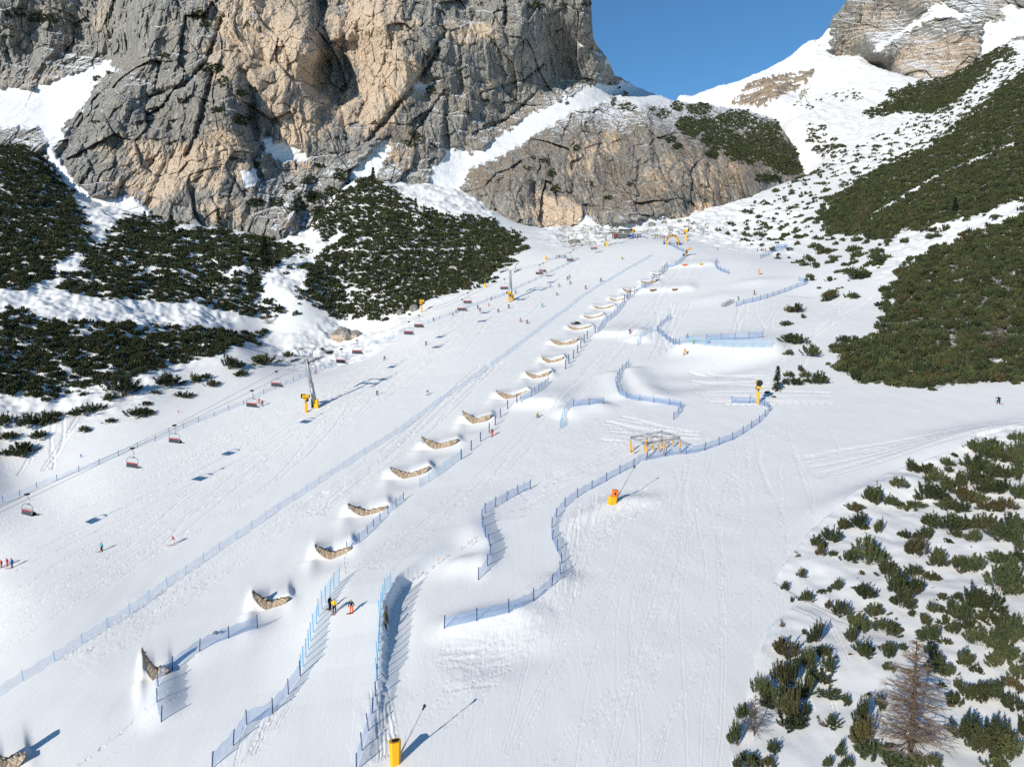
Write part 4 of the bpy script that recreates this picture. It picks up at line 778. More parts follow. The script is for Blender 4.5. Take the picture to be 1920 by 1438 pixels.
def dense(poly, step):
    P = hit([p[0] for p in poly], [p[1] for p in poly])[:, :2]; out = [P[0]]; acc = 0.
    seg = np.hypot(*np.diff(P, axis=0).T); cum = np.r_[0, np.cumsum(seg)]; n = max(2, int(round(cum[-1] / step)) + 1); s = np.linspace(0, cum[-1], n)
    return np.c_[np.interp(s, cum, P[:, 0]), np.interp(s, cum, P[:, 1])]
def fence(poly, label, net=None, post=None, h=1.25, sp=4.5, r=.055, lean=0., name="safety_fence", group=None):
    pts = dense(poly, sp / 4.0); posts = dense(poly, sp)
    if len(posts) > 98: posts = dense(poly, sp * len(posts) / 97)
    c = onground(*pts[len(pts) // 2]); rt = empty(name, c, label, "fence", group)
    mb = MB(); vs = []
    for i, (x, y) in enumerate(pts):
        g = onground(x, y) - c; sag = .20 * math.sin(i * math.pi / 2) ** 2
        vs += [g + Vector((0, 0, .06)), g + Vector((0, 0, h * .5 - .05)), g + Vector((0, 0, h - sag))]
    n = len(pts); mb.add(vs, [f for i in range(n - 1) for f in ((3 * i, 3 * i + 3, 3 * i + 4, 3 * i + 1), (3 * i + 1, 3 * i + 4, 3 * i + 5, 3 * i + 2))])
    if net is not False: mb.obj("net", net or N_BLUE, rt)
    for x, y in posts:
        g = onground(x, y) - c; p = MB(); p.tube([(0, 0, -.2), (random.gauss(0, .09), random.gauss(0, .09), h + random.uniform(.05, .25))], r, 0, 6); p.obj("post", post or M_NAVY, rt, g)
    return rt
fence([(-30,954),(0,944),(55,921),(83,909),(114,899),(154,882),(174,876),(212,859),(245,846),(294,826),(329,809),(376,790),(407,779),(434,767),(462,757),(487,742),(516,730),(541,720),(576,704),(601,694),(634,680),(647,672),(683,655),(730,637),(760,624),(777,617),(814,603),(847,590),(880,577),(920,563),(949,553),(967,543),(1004,527),(1041,508),(1084,488)], "long pale blue net fence running under the chairlift along the far edge of the piste", N_PALE, None, 1.35, 4.6)
fence([(1084,487),(1070,486),(1055,485),(1040,486),(1025,488)], "short pale blue fence closing the upper end of the lift line fence", N_PALE, None, 1.2, 5)
fence([(-20,1317),(0,1305),(13,1295),(50,1273),(80,1254),(110,1235),(140,1216),(168,1197),(192,1182),(218,1167),(243,1150),(267,1133),(287,1118),(307,1104),(330,1088),(350,1075),(368,1062),(383,1052),(398,1040),(413,1030),(430,1020),(447,1008),(462,997),(477,988),(493,977),(514,960),(546,941),(583,916),(611,897),(640,880),(663,864),(708,836),(743,814),(787,782),(817,759),(847,739),(874,722),(914,692),(944,670),(974,647),(1001,627),(1031,603),(1061,583),(1084,563),(1114,543),(1141,528),(1174,508),(1201,493),(1222,481)], "longest pale blue net fence, between the wide piste and the gabion walls", N_PALE, M_LBLUE, 1.3, 3.6, .035)
fence([(302,1353),(295,1327),(293,1297),(300,1277),(313,1262),(339,1245),(371,1223),(407,1204),(447,1190),(483,1178)], "curved blue net fence at the lower left bend under the third gabion wall", N_BLUE, None, 1.5, 3.2)
fence([(397,1440),(427,1410),(453,1378),(464,1356),(480,1352),(507,1342),(533,1313),(553,1282),(563,1267)], "blue net fence running down from the left side of the big foreground jump", N_BLUE, None, 1.5, 2.6)
fence([(563,1267),(568,1250),(577,1223),(583,1200),(592,1173),(597,1157),(610,1130),(622,1110),(635,1093)], "tall light blue net on the left edge of the big foreground jump", N_LIGHT, M_LBLUE, 2.1, 1.5, .05)
fence([(733,1106),(724,1112),(718,1123),(713,1147),(711,1187),(709,1227),(707,1270)], "tall light blue net on the right edge of the big foreground jump", N_LIGHT, M_LBLUE, 2.0, 1.4, .05)
fence([(707,1275),(702,1320),(692,1367),(680,1403),(668,1445)], "blue net fence continuing down the right edge of the foreground run", N_BLUE, None, 1.5, 2.4)
fence([(995,917),(978,924),(963,931),(949,939),(937,946),(925,952),(912,960),(907,963),(902,980),(907,1000),(917,1018),(920,1030),(918,1050),(910,1072),(897,1087)], "hook shaped blue net fence standing alone between the run and the S curve", N_BLUE, None, 1.5, 2.8)
fence([(833,1178),(857,1173),(881,1167),(907,1160),(933,1155),(958,1147),(983,1137),(1003,1125),(1021,1113),(1035,1098),(1046,1087),(1053,1070),(1052,1050),(1045,1033),(1037,1017),(1033,1003),(1035,987),(1043,970),(1050,960),(1062,947),(1081,934),(1101,921),(1122,911),(1142,899),(1164,887),(1186,876),(1203,864),(1225,861),(1246,856),(1273,852),(1295,851),(1317,846),(1337,839),(1358,831),(1377,824),(1393,814),(1408,804),(1422,795),(1433,784),(1443,774),(1441,765),(1427,759),(1410,757),(1390,757),(1372,755)], "long S shaped blue net fence along the outer edge of the snow park lane", N_BLUE, None, 1.35, 3.6)
fence([(1179,684),(1161,702),(1154,720),(1161,740),(1177,747),(1204,752),(1223,755),(1241,757),(1261,760),(1278,764),(1271,779),(1263,787)], "C shaped blue net fence around the middle banked turn", N_BLUE, None, 1.4, 3.6)
fence([(1049,806),(1054,787),(1062,770),(1075,762)], "light blue net bending round the lower bank beside the skier in yellow", N_LIGHT, M_LBLUE, 1.8, 2.0, .04)
fence([(1075,762),(1099,760),(1115,758),(1132,757)], "short blue net fence on top of the lower bank beside the second jump", N_BLUE, None, 1.4, 4)
fence([(1194,649),(1201,634),(1208,629),(1214,625),(1223,623)], "light blue net bending round the upper bank beside the third jump", N_LIGHT, M_LBLUE, 1.8, 2.2, .04)
fence([(1258,598),(1235,615),(1233,622),(1240,629),(1249,636),(1260,643),(1273,647)], "blue net fence with a sharp bend above the highest snow bank", N_BLUE, None, 1.6, 3.5)
fence([(1273,647),(1290,643),(1305,644),(1323,648),(1361,651),(1384,652),(1415,652),(1447,652)], "wide light blue net along the top of the highest snow bank", N_LIGHT, M_LBLUE, 2.3, 2.4, .035)
fence([(1325,639),(1344,638),(1363,637.4),(1381,637),(1400,636),(1418,634.5),(1430,633.5)], "blue net fence standing behind the wide light blue net", N_BLUE, None, 1.8, 3.8)
fence([(1380,575),(1401,569),(1416,566),(1439,559.5),(1455,554),(1475,547),(1488,542),(1498,538),(1514,533),(1507,528),(1498,527)], "straight blue net fence to the right of the rail tube with a hooked far end", N_BLUE, None, 1.6, 4)
fence([(1426,485),(1445,477.6),(1470,468),(1477,465),(1466,464),(1455,464)], "small blue net fence at the far upper right of the snow park", N_BLUE, None, 1.9, 5)
fence([(1345,491),(1340.6,497.5),(1344,504),(1352,509),(1366,514)], "short curved blue net fence standing alone in the upper snow park", N_BLUE, None, 1.7, 3.8)
fence([(1257,460),(1269,467),(1286,474),(1284.5,482),(1272,496),(1262,501),(1250,502)], "topmost blue net fence bending below the yellow start arch", N_BLUE, None, 1.7, 5)
fence([(1235,518.5),(1222,532),(1210,540),(1193.5,548.6)], "blue net fence beside the highest gabion walls", N_BLUE, None, 1.8, 4.5)
fence([(1171,568),(1160,583.6),(1148,596),(1131,608),(1124,620),(1121,625)], "blue net fence beside the upper gabion walls above the third jump", N_BLUE, None, 1.8, 4.5)
fence([(1028,718),(1007,734),(994,745),(977,754)], "blue net fence above the lip of the second jump next to a gabion wall", N_BLUE, None, 1.5, 3.2)
fence([(864,861),(840,877),(820,892),(787,914)], "pale light blue net fence beside the run below the lowest row of blue poles", N_LIGHT, M_LBLUE, 1.7, 2.4, .035)
fence([(757,937),(737,954),(720,970),(703,985),(685,1005),(662,1025),(650,1033)], "blue net fence beside the run ending at the fourth gabion wall", N_BLUE, None, 1.3, 2.6)
fence([(1250,503),(1247,507),(1243,512),(1237,518)], "top row of tall blue padded poles beside the highest jump", N_THIN, None, 2.6, 3.6, .13, name="pole_row")
fence([(1190,551),(1184,553),(1179,558),(1175,563),(1171,567)], "second row of tall blue padded poles under the upper gabion walls", N_THIN, None, 2.7, 3.4, .12, name="pole_row")
fence([(1116,625),(1104,630),(1093,647),(1081,665),(1067,682),(1060,692)], "third row of tall blue padded poles below the third jump", N_THIN, None, 2.4, 5.4, .12, name="pole_row")
fence([(969,755),(957,757),(950,770),(940,780),(930,795),(919,810),(906,822),(894,835),(880,847),(865,861)], "lowest row of tall blue padded poles below the second jump", N_THIN, None, 1.9, 4.6, .10, name="pole_row")
# ---- stone gabion walls
def gabion_mat():
    t = NT("caged_stone"); co = t.coords((1, 1, 1)); v = t.add("ShaderNodeTexVoronoi", i_Scale=2.0); t.link(co, v.inputs["Vector"]); e = t.add("ShaderNodeTexVoronoi", feature='DISTANCE_TO_EDGE', i_Scale=2.0); t.link(co, e.inputs["Vector"])
    sp = t.add("ShaderNodeSeparateXYZ"); t.link(v.outputs["Color"], sp.inputs[0]); c = t.mix(sp.outputs[0], (.31, .22, .15), (.60, .48, .35)); c = t.mix(t.ramp(e.outputs["Distance"], .0, .06), (.15, .105, .07), c)
    t.link(c, t.b.inputs["Base Color"]); t.link(t.bump(e.outputs["Distance"], .8, .3), t.b.inputs["Normal"]); return t.m
M_GAB = gabion_mat()
ordn = ["lowest", "second lowest", "third lowest", "fourth", "fifth", "sixth", "seventh", "eighth", "ninth", "tenth", "eleventh", "twelfth", "thirteenth", "fourteenth", "fifteenth", "sixteenth", "seventeenth", "eighteenth", "topmost"]
for k, (l, r_, b) in enumerate(GAB):
    P = hit([l[0], r_[0], b[0]], [l[1], r_[1], b[1]]); cb = Vector(P[2]); d = 1.0 * cb.length / FPX
    lx, ly, rx2, ry2 = l[0] - b[0], b[1] - l[1], r_[0] - b[0], b[1] - r_[1]
    n = 19; front = []; top = []
    for i in range(n):
        q = i / (n - 1); x = (lx + (rx2 - lx) * q) * d
        ytip = (ly + (ry2 - ly) * q) * d
        e = abs(2 * q - 1); bow = (1 - e * e)
        zb = ytip * 0 + (ytip) * (1 - bow ** .75) ; zt = zb + max(.04, (ytip * .62) * bow ** .55)
        zt = max(zb + .06, ytip * (.42 + .58 * e ** 1.15)) ; zt += .10 * math.sin(i * 2.3) * bow
        front.append((x, -(.15 * (1 - bow)) + .15, zb - .25 * bow)); top.append((x, -(.15 * (1 - bow)) + .35, zt))
    mb = MB(); vs = []
    for f, t_ in zip(front, top): vs += [f, t_, (t_[0], t_[1] + .8, t_[2] - .02), (f[0], f[1] + 1.2, f[2] - .3)]
    mb.add(vs, [fc for i in range(n - 1) for fc in ((4*i, 4*i+4, 4*i+5, 4*i+1), (4*i+1, 4*i+5, 4*i+6, 4*i+2), (4*i+2, 4*i+6, 4*i+7, 4*i+3), (4*i+3, 4*i+7, 4*i+4, 4*i))] + [(0, 1, 2, 3), (4*n-1, 4*n-2, 4*n-3, 4*n-4)])
    # brow of small loose stones along the rim
    rr = random.Random(k)
    for i in range(9):
        q = rr.randint(1, n - 2); p = top[q]; mb.ball((p[0] + rr.uniform(-.3, .3), p[1] + .1, p[2]), rr.uniform(.08, .2), 0, (1, .8, .7), 6, 4)
    o = mb.obj("gabion_wall", M_GAB, None, cb + Vector((0, 0, CAMZ))); o.rotation_euler.z = math.atan2(-cb.x, cb.y) * .8
    o["kind"] = "thing"; tag(o, "crescent stone gabion wall, %s of the row beside the park run" % ordn[k], "gabion wall", "gabion walls stepping up the slope")
# ---- chairlift: towers, ropes, chairs
def towerbase(px, py): return at(px, py)
T1, T2, T3 = towerbase(592, 764), towerbase(958.5, 563), towerbase(1136.5, 462)
ldr = Vector((T2.x - T1.x, T2.y - T1.y, 0)).normalized(); lnr = Vector((ldr.y, -ldr.x, 0))          # line direction uphill, and its right
ANG = math.atan2(-ldr.x, ldr.y)
def tower(base, tpx, label, scale=1.):
    d = Vector((base.x, base.y, base.z - CAMZ)); u, s = ray(*tpx); depth = base.y - 1.6; top = Vector((float(u) * depth, depth, float(s) * depth + CAMZ))
    rt = empty("lift_tower", base, label, "lift tower", "chairlift towers"); ax = top - base; L = ax.length; a = ax.normalized()
    mb = MB(); mb.tube([a * -.3, a * L * .48], .62 * scale, 0, 14, .52 * scale); mb.tube([a * L * .46, a * L * .50], .66 * scale, 0, 14, .5 * scale); mb.tube([a * L * .49, a * L], .46 * scale, 0, 14, .36 * scale); mb.obj("mast", M_STEEL, rt, smooth=True)
    for k in range(0, 1):
        lad = MB(); o = lnr * -.75
        for e in (-.22, .22): lad.tube([a * 2.2 + o + ldr * e, a * (L - .3) + o * .75 + ldr * e], .03, 0, 5)
        for j in range(28): z = 2.4 + j * (L - 3) / 28; lad.tube([a * z + o * (1 - .25 * z / L) - ldr * .22, a * z + o * (1 - .25 * z / L) + ldr * .22], .02, 0, 4)
        lad.obj("ladder", M_STEEL, rt)
    c = MB(); w = 3.0
    c.box(a * (L + .15), (2 * w + .6, .55, .45), 0, Matrix.Rotation(ANG, 3, 'Z')); 
    for e in (-1, 1): c.tube([a * (L + .3) + lnr * e * 1.9, a * (L + 2.6) + lnr * e * 3.0], .16, 0, 6)
    c.obj("crossarm", M_STEEL, rt)
    g = MB(); g.box(a * (L + 2.75), (7.2, .3, .28), 0, Matrix.Rotation(ANG, 3, 'Z'))
    for e in (-1, 1): g.box(a * (L + 2.55) + lnr * e * 3.4, (.3, .5, .5), 0, Matrix.Rotation(ANG, 3, 'Z'))
    g.obj("maintenance_gantry", M_STEEL, rt)
    up = Vector((ldr.x, ldr.y, .22)).normalized()
    for e in (-1, 1):
        b = MB(); m = a * (L - .15) + lnr * e * w
        b.tube([m - up * 2.6, m + up * 2.6], .10, 0, 6)
        for j in range(8): q = m + up * (-2.45 + .7 * j) - Vector((0, 0, .18)); b.tube([q - lnr * .09, q + lnr * .09], .27, 1, 10)
        wk = m + lnr * e * .55
        b.box(wk, (.5, 5.4, .06), 0, Matrix.Rotation(ANG, 3, 'Z') @ Matrix.Rotation(.21, 3, 'X'))
        for h in (.5, 1.0): b.tube([wk - up * 2.6 + lnr * e * .25 + Vector((0, 0, h)), wk + up * 2.6 + lnr * e * .25 + Vector((0, 0, h))], .025, 0, 5)
        for j in range(5): q = wk + up * (-2.6 + 1.3 * j) + lnr * e * .25; b.tube([q, q + Vector((0, 0, 1.))], .025, 0, 5)
        b.obj("sheave_assembly", [M_STEEL, M_BLK], rt)
    p = MB(); rz = Matrix.Rotation(ANG + .35, 3, 'Z'); sd = rz @ Vector((1, 0, 0)); fr = rz @ Vector((0, 1, 0))
    p.box(a * 1.0 + Vector((.45, -.45, .15)), (1.25, .85, 2.3), 0, rz, .88, .12); p.obj("crash_pad", M_YEL, rt)
    q = MB(); q.box(a * 1.0 + Vector((-.75, -.1, .1)), (.3, .8, 2.3), 0, rz, .9, .05); q.obj("back_pad", M_TIMB, rt)
    return rt, a, top - a * .45
t1, A1, S1 = tower(T1, (574.5, 672), "tallest grey lift tower with a yellow base pad, nearest the camera")
t2, A2, S2 = tower(T2, (957, 507), "grey lift tower in the middle of the lift line beside a yellow fan gun")
t3, A3, S3 = tower(T3, (1136, 436), "pale lift tower highest up the slope in front of the top station", .8)
def on_line(px, side):               # where a sight column meets the vertical plane of one rope
    u = float(ray(px, 700)[0]); o = T1 + lnr * 3.0 * side; den = ldr.x - u * ldr.y; s_ = (u * o.y - o.x) / den
    return o.x + ldr.x * s_, o.y + ldr.y * s_
CH_A = [(34,927),(322,798),(518,697),(671,639),(787,592),(878,549.5),(1017,494),(1067,474)]     # far rope, carrying skiers up
CH_B = [(240,841),(471,733),(641,655),(768,604),(867,562),(946,524),(1011,497.5),(1111,453)]     # near rope, empty
ropes = []
for side, lst in ((-1, CH_A), (1, CH_B)):
    kn = []
    for px, py in lst:
        x, y = on_line(px, side); s = float(ray(px, py)[1]); kn.append((y, x, s * y + CAMZ))
    for S in (S1, S2, S3): q = S + lnr * 3.0 * side; kn.append((q.y, q.x, q.z))
    kn.sort(); kn = np.array(kn); kn = np.r_[[kn[0] + (kn[0] - kn[1]) * 1.2], kn]
    end = np.array([T3.y + 26, T3.x + ldr.x / ldr.y * 26 + lnr.x * 3 * side, S3.z + 1.0]); kn = np.r_[kn, [end]]
    ropes.append(kn)
lift_ropes = MB()
for kn in ropes:
    f = np.polyfit(kn[:, 0], kn[:, 2], 5); ys = np.linspace(kn[0, 0], kn[-1, 0], 140); zs = np.interp(ys, kn[:, 0], kn[:, 2])
    lift_ropes.tube([(float(np.interp(y, kn[:, 0], kn[:, 1])), float(y), float(z)) for y, z in zip(ys, zs)], .03, 0, 5)
tag(lift_ropes.obj("haul_rope", M_BLK), "thin dark haul rope of the chairlift running over all three towers", "lift rope")
def make_chair():                    # grip at the origin, chair hangs below; faces +Y (uphill)
    rt = empty("lift_chair", (0, 0, 0), "chair", "lift chair", "chairs on the chairlift")
    g = MB(); g.box((0, 0, 0), (.3, .8, .26), 0, None, .8, .05); g.tube([(-.2, -.25, .1), (.25, -.25, .1)], .16, 0, 8); g.tube([(-.2, .25, .1), (.25, .25, .1)], .16, 0, 8); g.obj("grip", M_BLK, rt)
    h = MB(); h.tube([(0, 0, 0), (.03, .05, -.5), (.05, .3, -1.0), (.0, .1, -1.45), (0, 0, -1.75)], .07, 0, 7); h.obj("hanger", M_STEEL, rt)
    f = MB(); f.tube([(-1.0, 0, -1.8), (1.0, 0, -1.8)], .09, 0, 7)
    for e in (-1, 1): f.tube([(e * .8, 0, -1.8), (e * 1.45, -.05, -1.95), (e * 1.75, -.15, -2.5), (e * 1.72, -.25, -3.2), (e * 1.5, -.15, -3.75)], .075, 0, 7)
    f.box((0, .05, -1.78), (.8, .45, .22), 0, None, .8); f.obj("bail_frame", M_STEEL, rt)
    s = MB(); s.box((0, .18, -3.72), (3.35, .62, .14), 0, None, 1., .06); s.obj("seat", M_DGREY, rt)
    rb = Matrix.Rotation(-.16, 3, 'X')
    b = MB(); b.box((0, -.22, -3.32), (3.35, .12, .86), 0, rb); b.obj("backrest", M_DGREY, rt)
    r_ = MB(); r_.box((0, -.275, -2.87), (3.3, .13, .17), 0, rb); r_.obj("stripe", M_RED, rt)
    w = MB(); vs = []
    for i in range(7):
        an = math.radians(-10 + 11 * i); vs += [(-1.62, -.32 + .42 * math.sin(an) * .6, -2.76 + .52 * (1 - math.cos(an)) * .8), (1.62, -.32 + .42 * math.sin(an) * .6, -2.76 + .52 * (1 - math.cos(an)) * .8)]
    w.add(vs, [(2*i, 2*i+1, 2*i+3, 2*i+2) for i in range(6)]); w.add([(a_, b_ + .03, c_) for a_, b_, c_ in vs], [(2*i+2, 2*i+3, 2*i+1, 2*i) for i in range(6)]); w.obj("bubble", M_BUB, rt)
    fr = MB(); fr.tube([(-1.6, .9, -3.9), (1.6, .9, -3.9)], .04, 0, 6)
    for e in (-1, 1): fr.tube([(e * 1.55, -.1, -3.2), (e * 1.6, .9, -3.9)], .04, 0, 6)
    fr.obj("footrest_bar", M_BLK, rt); return rt
chair0 = make_chair(); used = False
LBA = ["chair with skiers at the far left edge of the picture, lowest on the lift", "chair with skiers and a ski bag shape, third chair up from the left edge", "occupied chair just left of the tallest tower", "occupied chair just right of the big boulder", "occupied chair on the far rope above the dark skier by the fence", "grey chair on the far rope close under the pine edge", "small far chair on the far rope just past the middle tower", "far chair above the small group at the upper fence end"]
LBB = ["empty chair with red stripe, second from the left edge of the picture", "empty red striped chair above the skiers by the fence, left of the tallest tower", "empty red striped chair just right of the tallest tower", "empty red striped chair halfway between the two nearer towers", "empty red striped chair left of the fan gun and middle tower", "empty chair partly hidden behind the top of the middle tower", "small red chair on the near rope just past the middle tower", "topmost small red chair left of the highest tower"]
SEATS = []
for (side, lst, lab) in ((-1, CH_A, LBA), (1, CH_B, LBB)):
    for (px, py), lb in zip(lst, lab):
        x, y = on_line(px, side); s = float(ray(px, py)[1]); c = copy_tree(chair0) if used else chair0; used = True
        c.location = (x, y, s * y + CAMZ); c.rotation_euler.z = ANG + (math.pi if side == 1 and False else 0) + random.uniform(-.04, .04); c["label"] = lb
        if side == -1: SEATS.append(c)
# ---- snow guns
def fan_gun(px, py, hpx, label, aim, lift=False):
    p = at(px, py); k = hpx * p.length / FPX if False else hpx * (p - cam.location).length / FPX / 4.4
    rt = empty("fan_snow_gun", p, label, "snow gun", "yellow fan snow guns"); rt.scale = (k, k, k); rt.rotation_euler.z = aim
    m = MB(); m.box((0, 0, 1.15), (.62, .55, 2.4), 0, None, .96, .1); m.obj("padded_post", M_YEL, rt)
    s = MB(); s.tube([(0, 0, 2.3), (0, 0, 2.9)], .13, 0, 8); s.box((.35, 0, 2.95), (.6, .75, .6), 0, None, 1, .05); s.box((0, 0, 3.42), (1.2, .6, .22), 0, None, 1, .05); s.obj("swivel", M_BLK, rt)
    b = MB(); b.box((-.05, 0, 3.12), (1.15, .75, .5), 0, None, .9, .1); b.obj("compressor_cover", M_YEL, rt)
    h = MB(); h.tube([(-.85, 0, 3.95), (-.3, 0, 3.92), (.75, 0, 3.85)], .50, 0, 16, .44); h.tube([(-1.06, 0, 3.97), (-.80, 0, 3.95)], .55, 1, 16); h.tube([(.7, 0, 3.85), (.95, 0, 3.83)], .40, 1, 16, .3)
    o = h.obj("barrel", [M_YEL, M_BLK], rt)
    f = MB()
    for a in range(3): f.box((-.995, 0, 3.96), (.02, .9, .07), 0, Matrix.Rotation(a * math.pi / 3, 3, 'X'))
    f.obj("fan_grille", M_STEEL, rt); return rt
fan_gun(574, 773, 33, "yellow fan snow gun beside the tallest lift tower", .2)
fan_gun(954.5, 567, 20, "yellow fan snow gun beside the middle lift tower", .2)
fan_gun(790.5, 586, 24, "yellow fan snow gun on a pole below the pine edge left of the lift", .3)
fan_gun(1421, 757, 42, "tall yellow fan snow gun at the end of the S shaped fence, facing the camera", 1.45)
fan_gun(1187, 447, 17, "small yellow fan gun on a pole beside the top station canopy", .4)
fan_gun(1286, 452, 21, "small yellow fan gun on a pole to the right of the start arch", 2.6)
def lance(px, py, tip, label, kind):
    p = at(px, py); d = (p - cam.location).length; rt = empty("snow_lance", p, label, "snow gun")
    u, s = ray(*tip)
    yy = p.y + (1.2 if kind else 2.2); tp = Vector((float(u) * yy, yy, float(s) * yy + CAMZ)) - p
    m = MB(); m.tube([tp * .12, tp * .55], .075, 0, 8, .06); m.tube([tp * .53, tp * .57], .085, 0, 8); m.tube([tp * .56, tp], .05, 0, 8, .035); m.obj("lance_pipe", M_STEEL, rt)
    h = MB(); h.ball(tp, .14, 0, (1, 1, 1.2)); h.tube([tp - tp.normalized() * .35, tp], .08, 0, 8); h.obj("nozzle_head", M_BLK, rt)
    if kind:
        b = MB(); b.box((0, 0, .95), (.80, .58, 2.3), 0, Matrix.Rotation(.35, 3, 'Z'), 1.28, .16); b.obj("crash_pad", M_YEL, rt)
        c = MB(); c.box((0.02, 0, 2.12), (.62, .42, .08), 0, Matrix.Rotation(.35, 3, 'Z'), .9, .1); c.obj("pad_opening", M_BLK, rt)
    else:
        q = Matrix.Rotation(.3, 3, 'Z') @ Matrix.Rotation(.15, 3, 'Y')
        b = MB(); b.box((-.25, -.1, .45), (1.25, .8, 1.25), 0, q, .95, .12); b.obj("lower_pad", M_YEL, rt)
        c = MB(); c.box((.12, 0, 1.35), (.85, .7, 1.35), 0, q, 1., .12); c.obj("upper_pad", M_ORA, rt)
        e = MB(); e.box((.12, -.36, 1.5), (.28, .03, .34), 0, q); e.box((.16, -.375, 1.62), (.2, .03, .08), 0, q); e.obj("pad_mark", M_BLK, rt)
    return rt
lance(741, 1432, (796, 1323), "snow lance with a yellow base pad and long thin pipe at the bottom edge", 1)
lance(1151, 943, (1190, 875), "snow lance with an orange and yellow base pad beside the S shaped fence", 0)
# loose yellow pads
p = MB(); p.box((0, 0, .9), (1.1, .9, 2.0), 0, Matrix.Rotation(.3, 3, 'Z'), .85, .2); p.tube([(0, 0, 1.8), (.2, 0, 4.4)], .07, 1, 6)
tag(p.obj("crash_pad", [M_YEL, M_STEEL], None, at(909.5, 539)), "yellow padded hydrant with a thin pole at the pine edge above the lift", "padded hydrant")
p = MB(); p.box((0, 0, .9), (1.2, .9, 2.2), 0, Matrix.Rotation(.3, 3, 'Z'), .85, .2); tag(p.obj("crash_pad", M_YEL, None, at(1023.5, 488)), "leaning yellow pad at the left end of the short upper fence", "crash pad")
# ---- wooden hanging obstacle
def cagepost(px, base, woodtop, top): return at(px, base), (base - woodtop), (base - top)
OB = empty("pole_obstacle", at(1231, 850), "square wire frame on tall yellow wooden posts with short posts hanging inside", "park obstacle")
tops = []
for px, base, wt, tp in [(1182, 848, 828, 819.5), (1213, 858.5, 838, 815), (1244.5, 854, 834, 810), (1274.5, 850, 828, 819.5)]:
    b = at(px, base); d = (b - cam.location).length / FPX; m = MB(); m.tube([b - OB.location, b - OB.location + Vector((0, 0, (base - wt) * d * 1.03))], .17, 0, 10); m.obj("wooden_post", M_WOOD, OB)
corner = []
for px, base, hh in [(1182, 848, 29), (1213, 858.5, 29), (1240.5, 837, 29), (1274.5, 850, 30)]:
    b = at(px, base); d = (b - cam.location).length / FPX; corner.append(b - OB.location + Vector((0, 0, hh * d)))
b = at(1212.5, 835); mm = MB(); mm.tube([b - OB.location, b - OB.location + Vector((0, 0, 1.35))], .16, 0, 10); mm.obj("wooden_post", M_WOOD, OB)
b = at(1240.5, 837.5); mm = MB(); mm.tube([b - OB.location, b - OB.location + Vector((0, 0, 1.75))], .16, 0, 10); mm.obj("wooden_post", M_WOOD, OB)
fr = MB(); cs = [corner[0], corner[1], corner[3], corner[2]]
for i in range(4):
    a, c_ = cs[i], cs[(i + 1) % 4]
    for dz in (0, -.28): fr.tube([a + Vector((0, 0, dz)), c_ + Vector((0, 0, dz))], .035, 0, 5)
    for j in range(7):
        q0 = a.lerp(c_, j / 7); q1 = a.lerp(c_, (j + .5) / 7); q2 = a.lerp(c_, (j + 1) / 7); fr.tube([q0, q1 - Vector((0, 0, .28)), q2], .018, 0, 4)
    fr.tube([a - Vector((0, 0, 1.4)), a + Vector((0, 0, .15))], .04, 0, 6)
for a, c_ in ((cs[0], cs[2]), (cs[1], cs[3]), ((cs[0] + cs[1]) / 2, (cs[2] + cs[3]) / 2), ((cs[1] + cs[2]) / 2, (cs[3] + cs[0]) / 2)): fr.tube([a, c_], .035, 0, 5)
fr.obj("wire_frame", M_DGREY, OB)
for px, bot, tp in [(1187.5, 848, 837), (1208.5, 846, 834.5), (1223.5, 843, 832), (1233.5, 845, 834), (1247.5, 837, 827), (1262, 834, 823)]:
    b = at(px, bot + 4); d = (b - cam.location).length / FPX; m = MB(); m.tube([b - OB.location + Vector((0, 0, 4 * d)), b - OB.location + Vector((0, 0, (bot - tp + 4) * d))], .15, 0, 9); m.tube([b - OB.location + Vector((0, 0, (bot - tp + 4) * d)), b - OB.location + Vector((0, 0, 26 * d))], .03, 0, 4); m.obj("hanging_post", M_WOOD, OB)
# ---- start arches, station, boxes, figures
def arch(px, py, wpx, hpx, label, half=False):
    p = at(px, py); d = (p - cam.location).length / FPX; w, h = wpx * d / 2, hpx * d; rt = empty("start_arch", p, label, "arch")
    m = MB(); rng_ = np.linspace(0, math.pi if not half else math.pi * .55, 15)
    def pt(t_): return Vector((-w * math.cos(t_) if not half else -w * math.cos(t_) + w * .2, 0, max(0, h * (math.sin(t_) ** .7 if t_ < math.pi else 0))))
    pts = [Vector((pt(rng_[0]).x, 0, -.2))] + [pt(t_) for t_ in rng_]
    m.tube(pts, .55, 0, 10); m.obj("arch_tube", M_WOOD, rt, smooth=True)
    k = MB()
    for i in (4, 6, 8, 10)[:4 if not half else 2]:
        q = pts[i]; k.box(q, (.9, 1.2, .5), 0, Matrix.Rotation(-rng_[i - 1] + math.pi / 2, 3, 'Y'))
    k.obj("dark_bands", M_DGREY, rt)
    f = MB(); f.box((pts[0].x - .8, .2, .6), (1.3, .9, 1.5), 0, None, .8, .2)
    if not half: f.box((-pts[0].x + .6, .2, .6), (1.0, .9, 1.5), 0, None, .8, .2)
    f.obj("base_pads", M_BLUE, rt); return rt
arch(1260.5, 459, 22, 16.5, "wide yellow start arch with blue base pads at the top of the snow park")
arch(1292, 481, 15, 14, "broken yellow half arch curving over the run below the start arch", True)
st = at(1166, 447); ST = empty("lift_station", st, "low dark grey top station of the chairlift with a barrel shaped roof", "lift station", None, ANG * .6)
b = MB(); b.box((0, 0, 1.2), (9, 5, 2.6), 0, None, .95, .3); b.obj("machine_base", M_DGREY, ST)
b = MB()
prof = [(-2.4, 0), (-2.3, .9), (-1.5, 1.7), (0, 2.0), (1.5, 1.7), (2.3, .9), (2.4, 0)]; vs = []
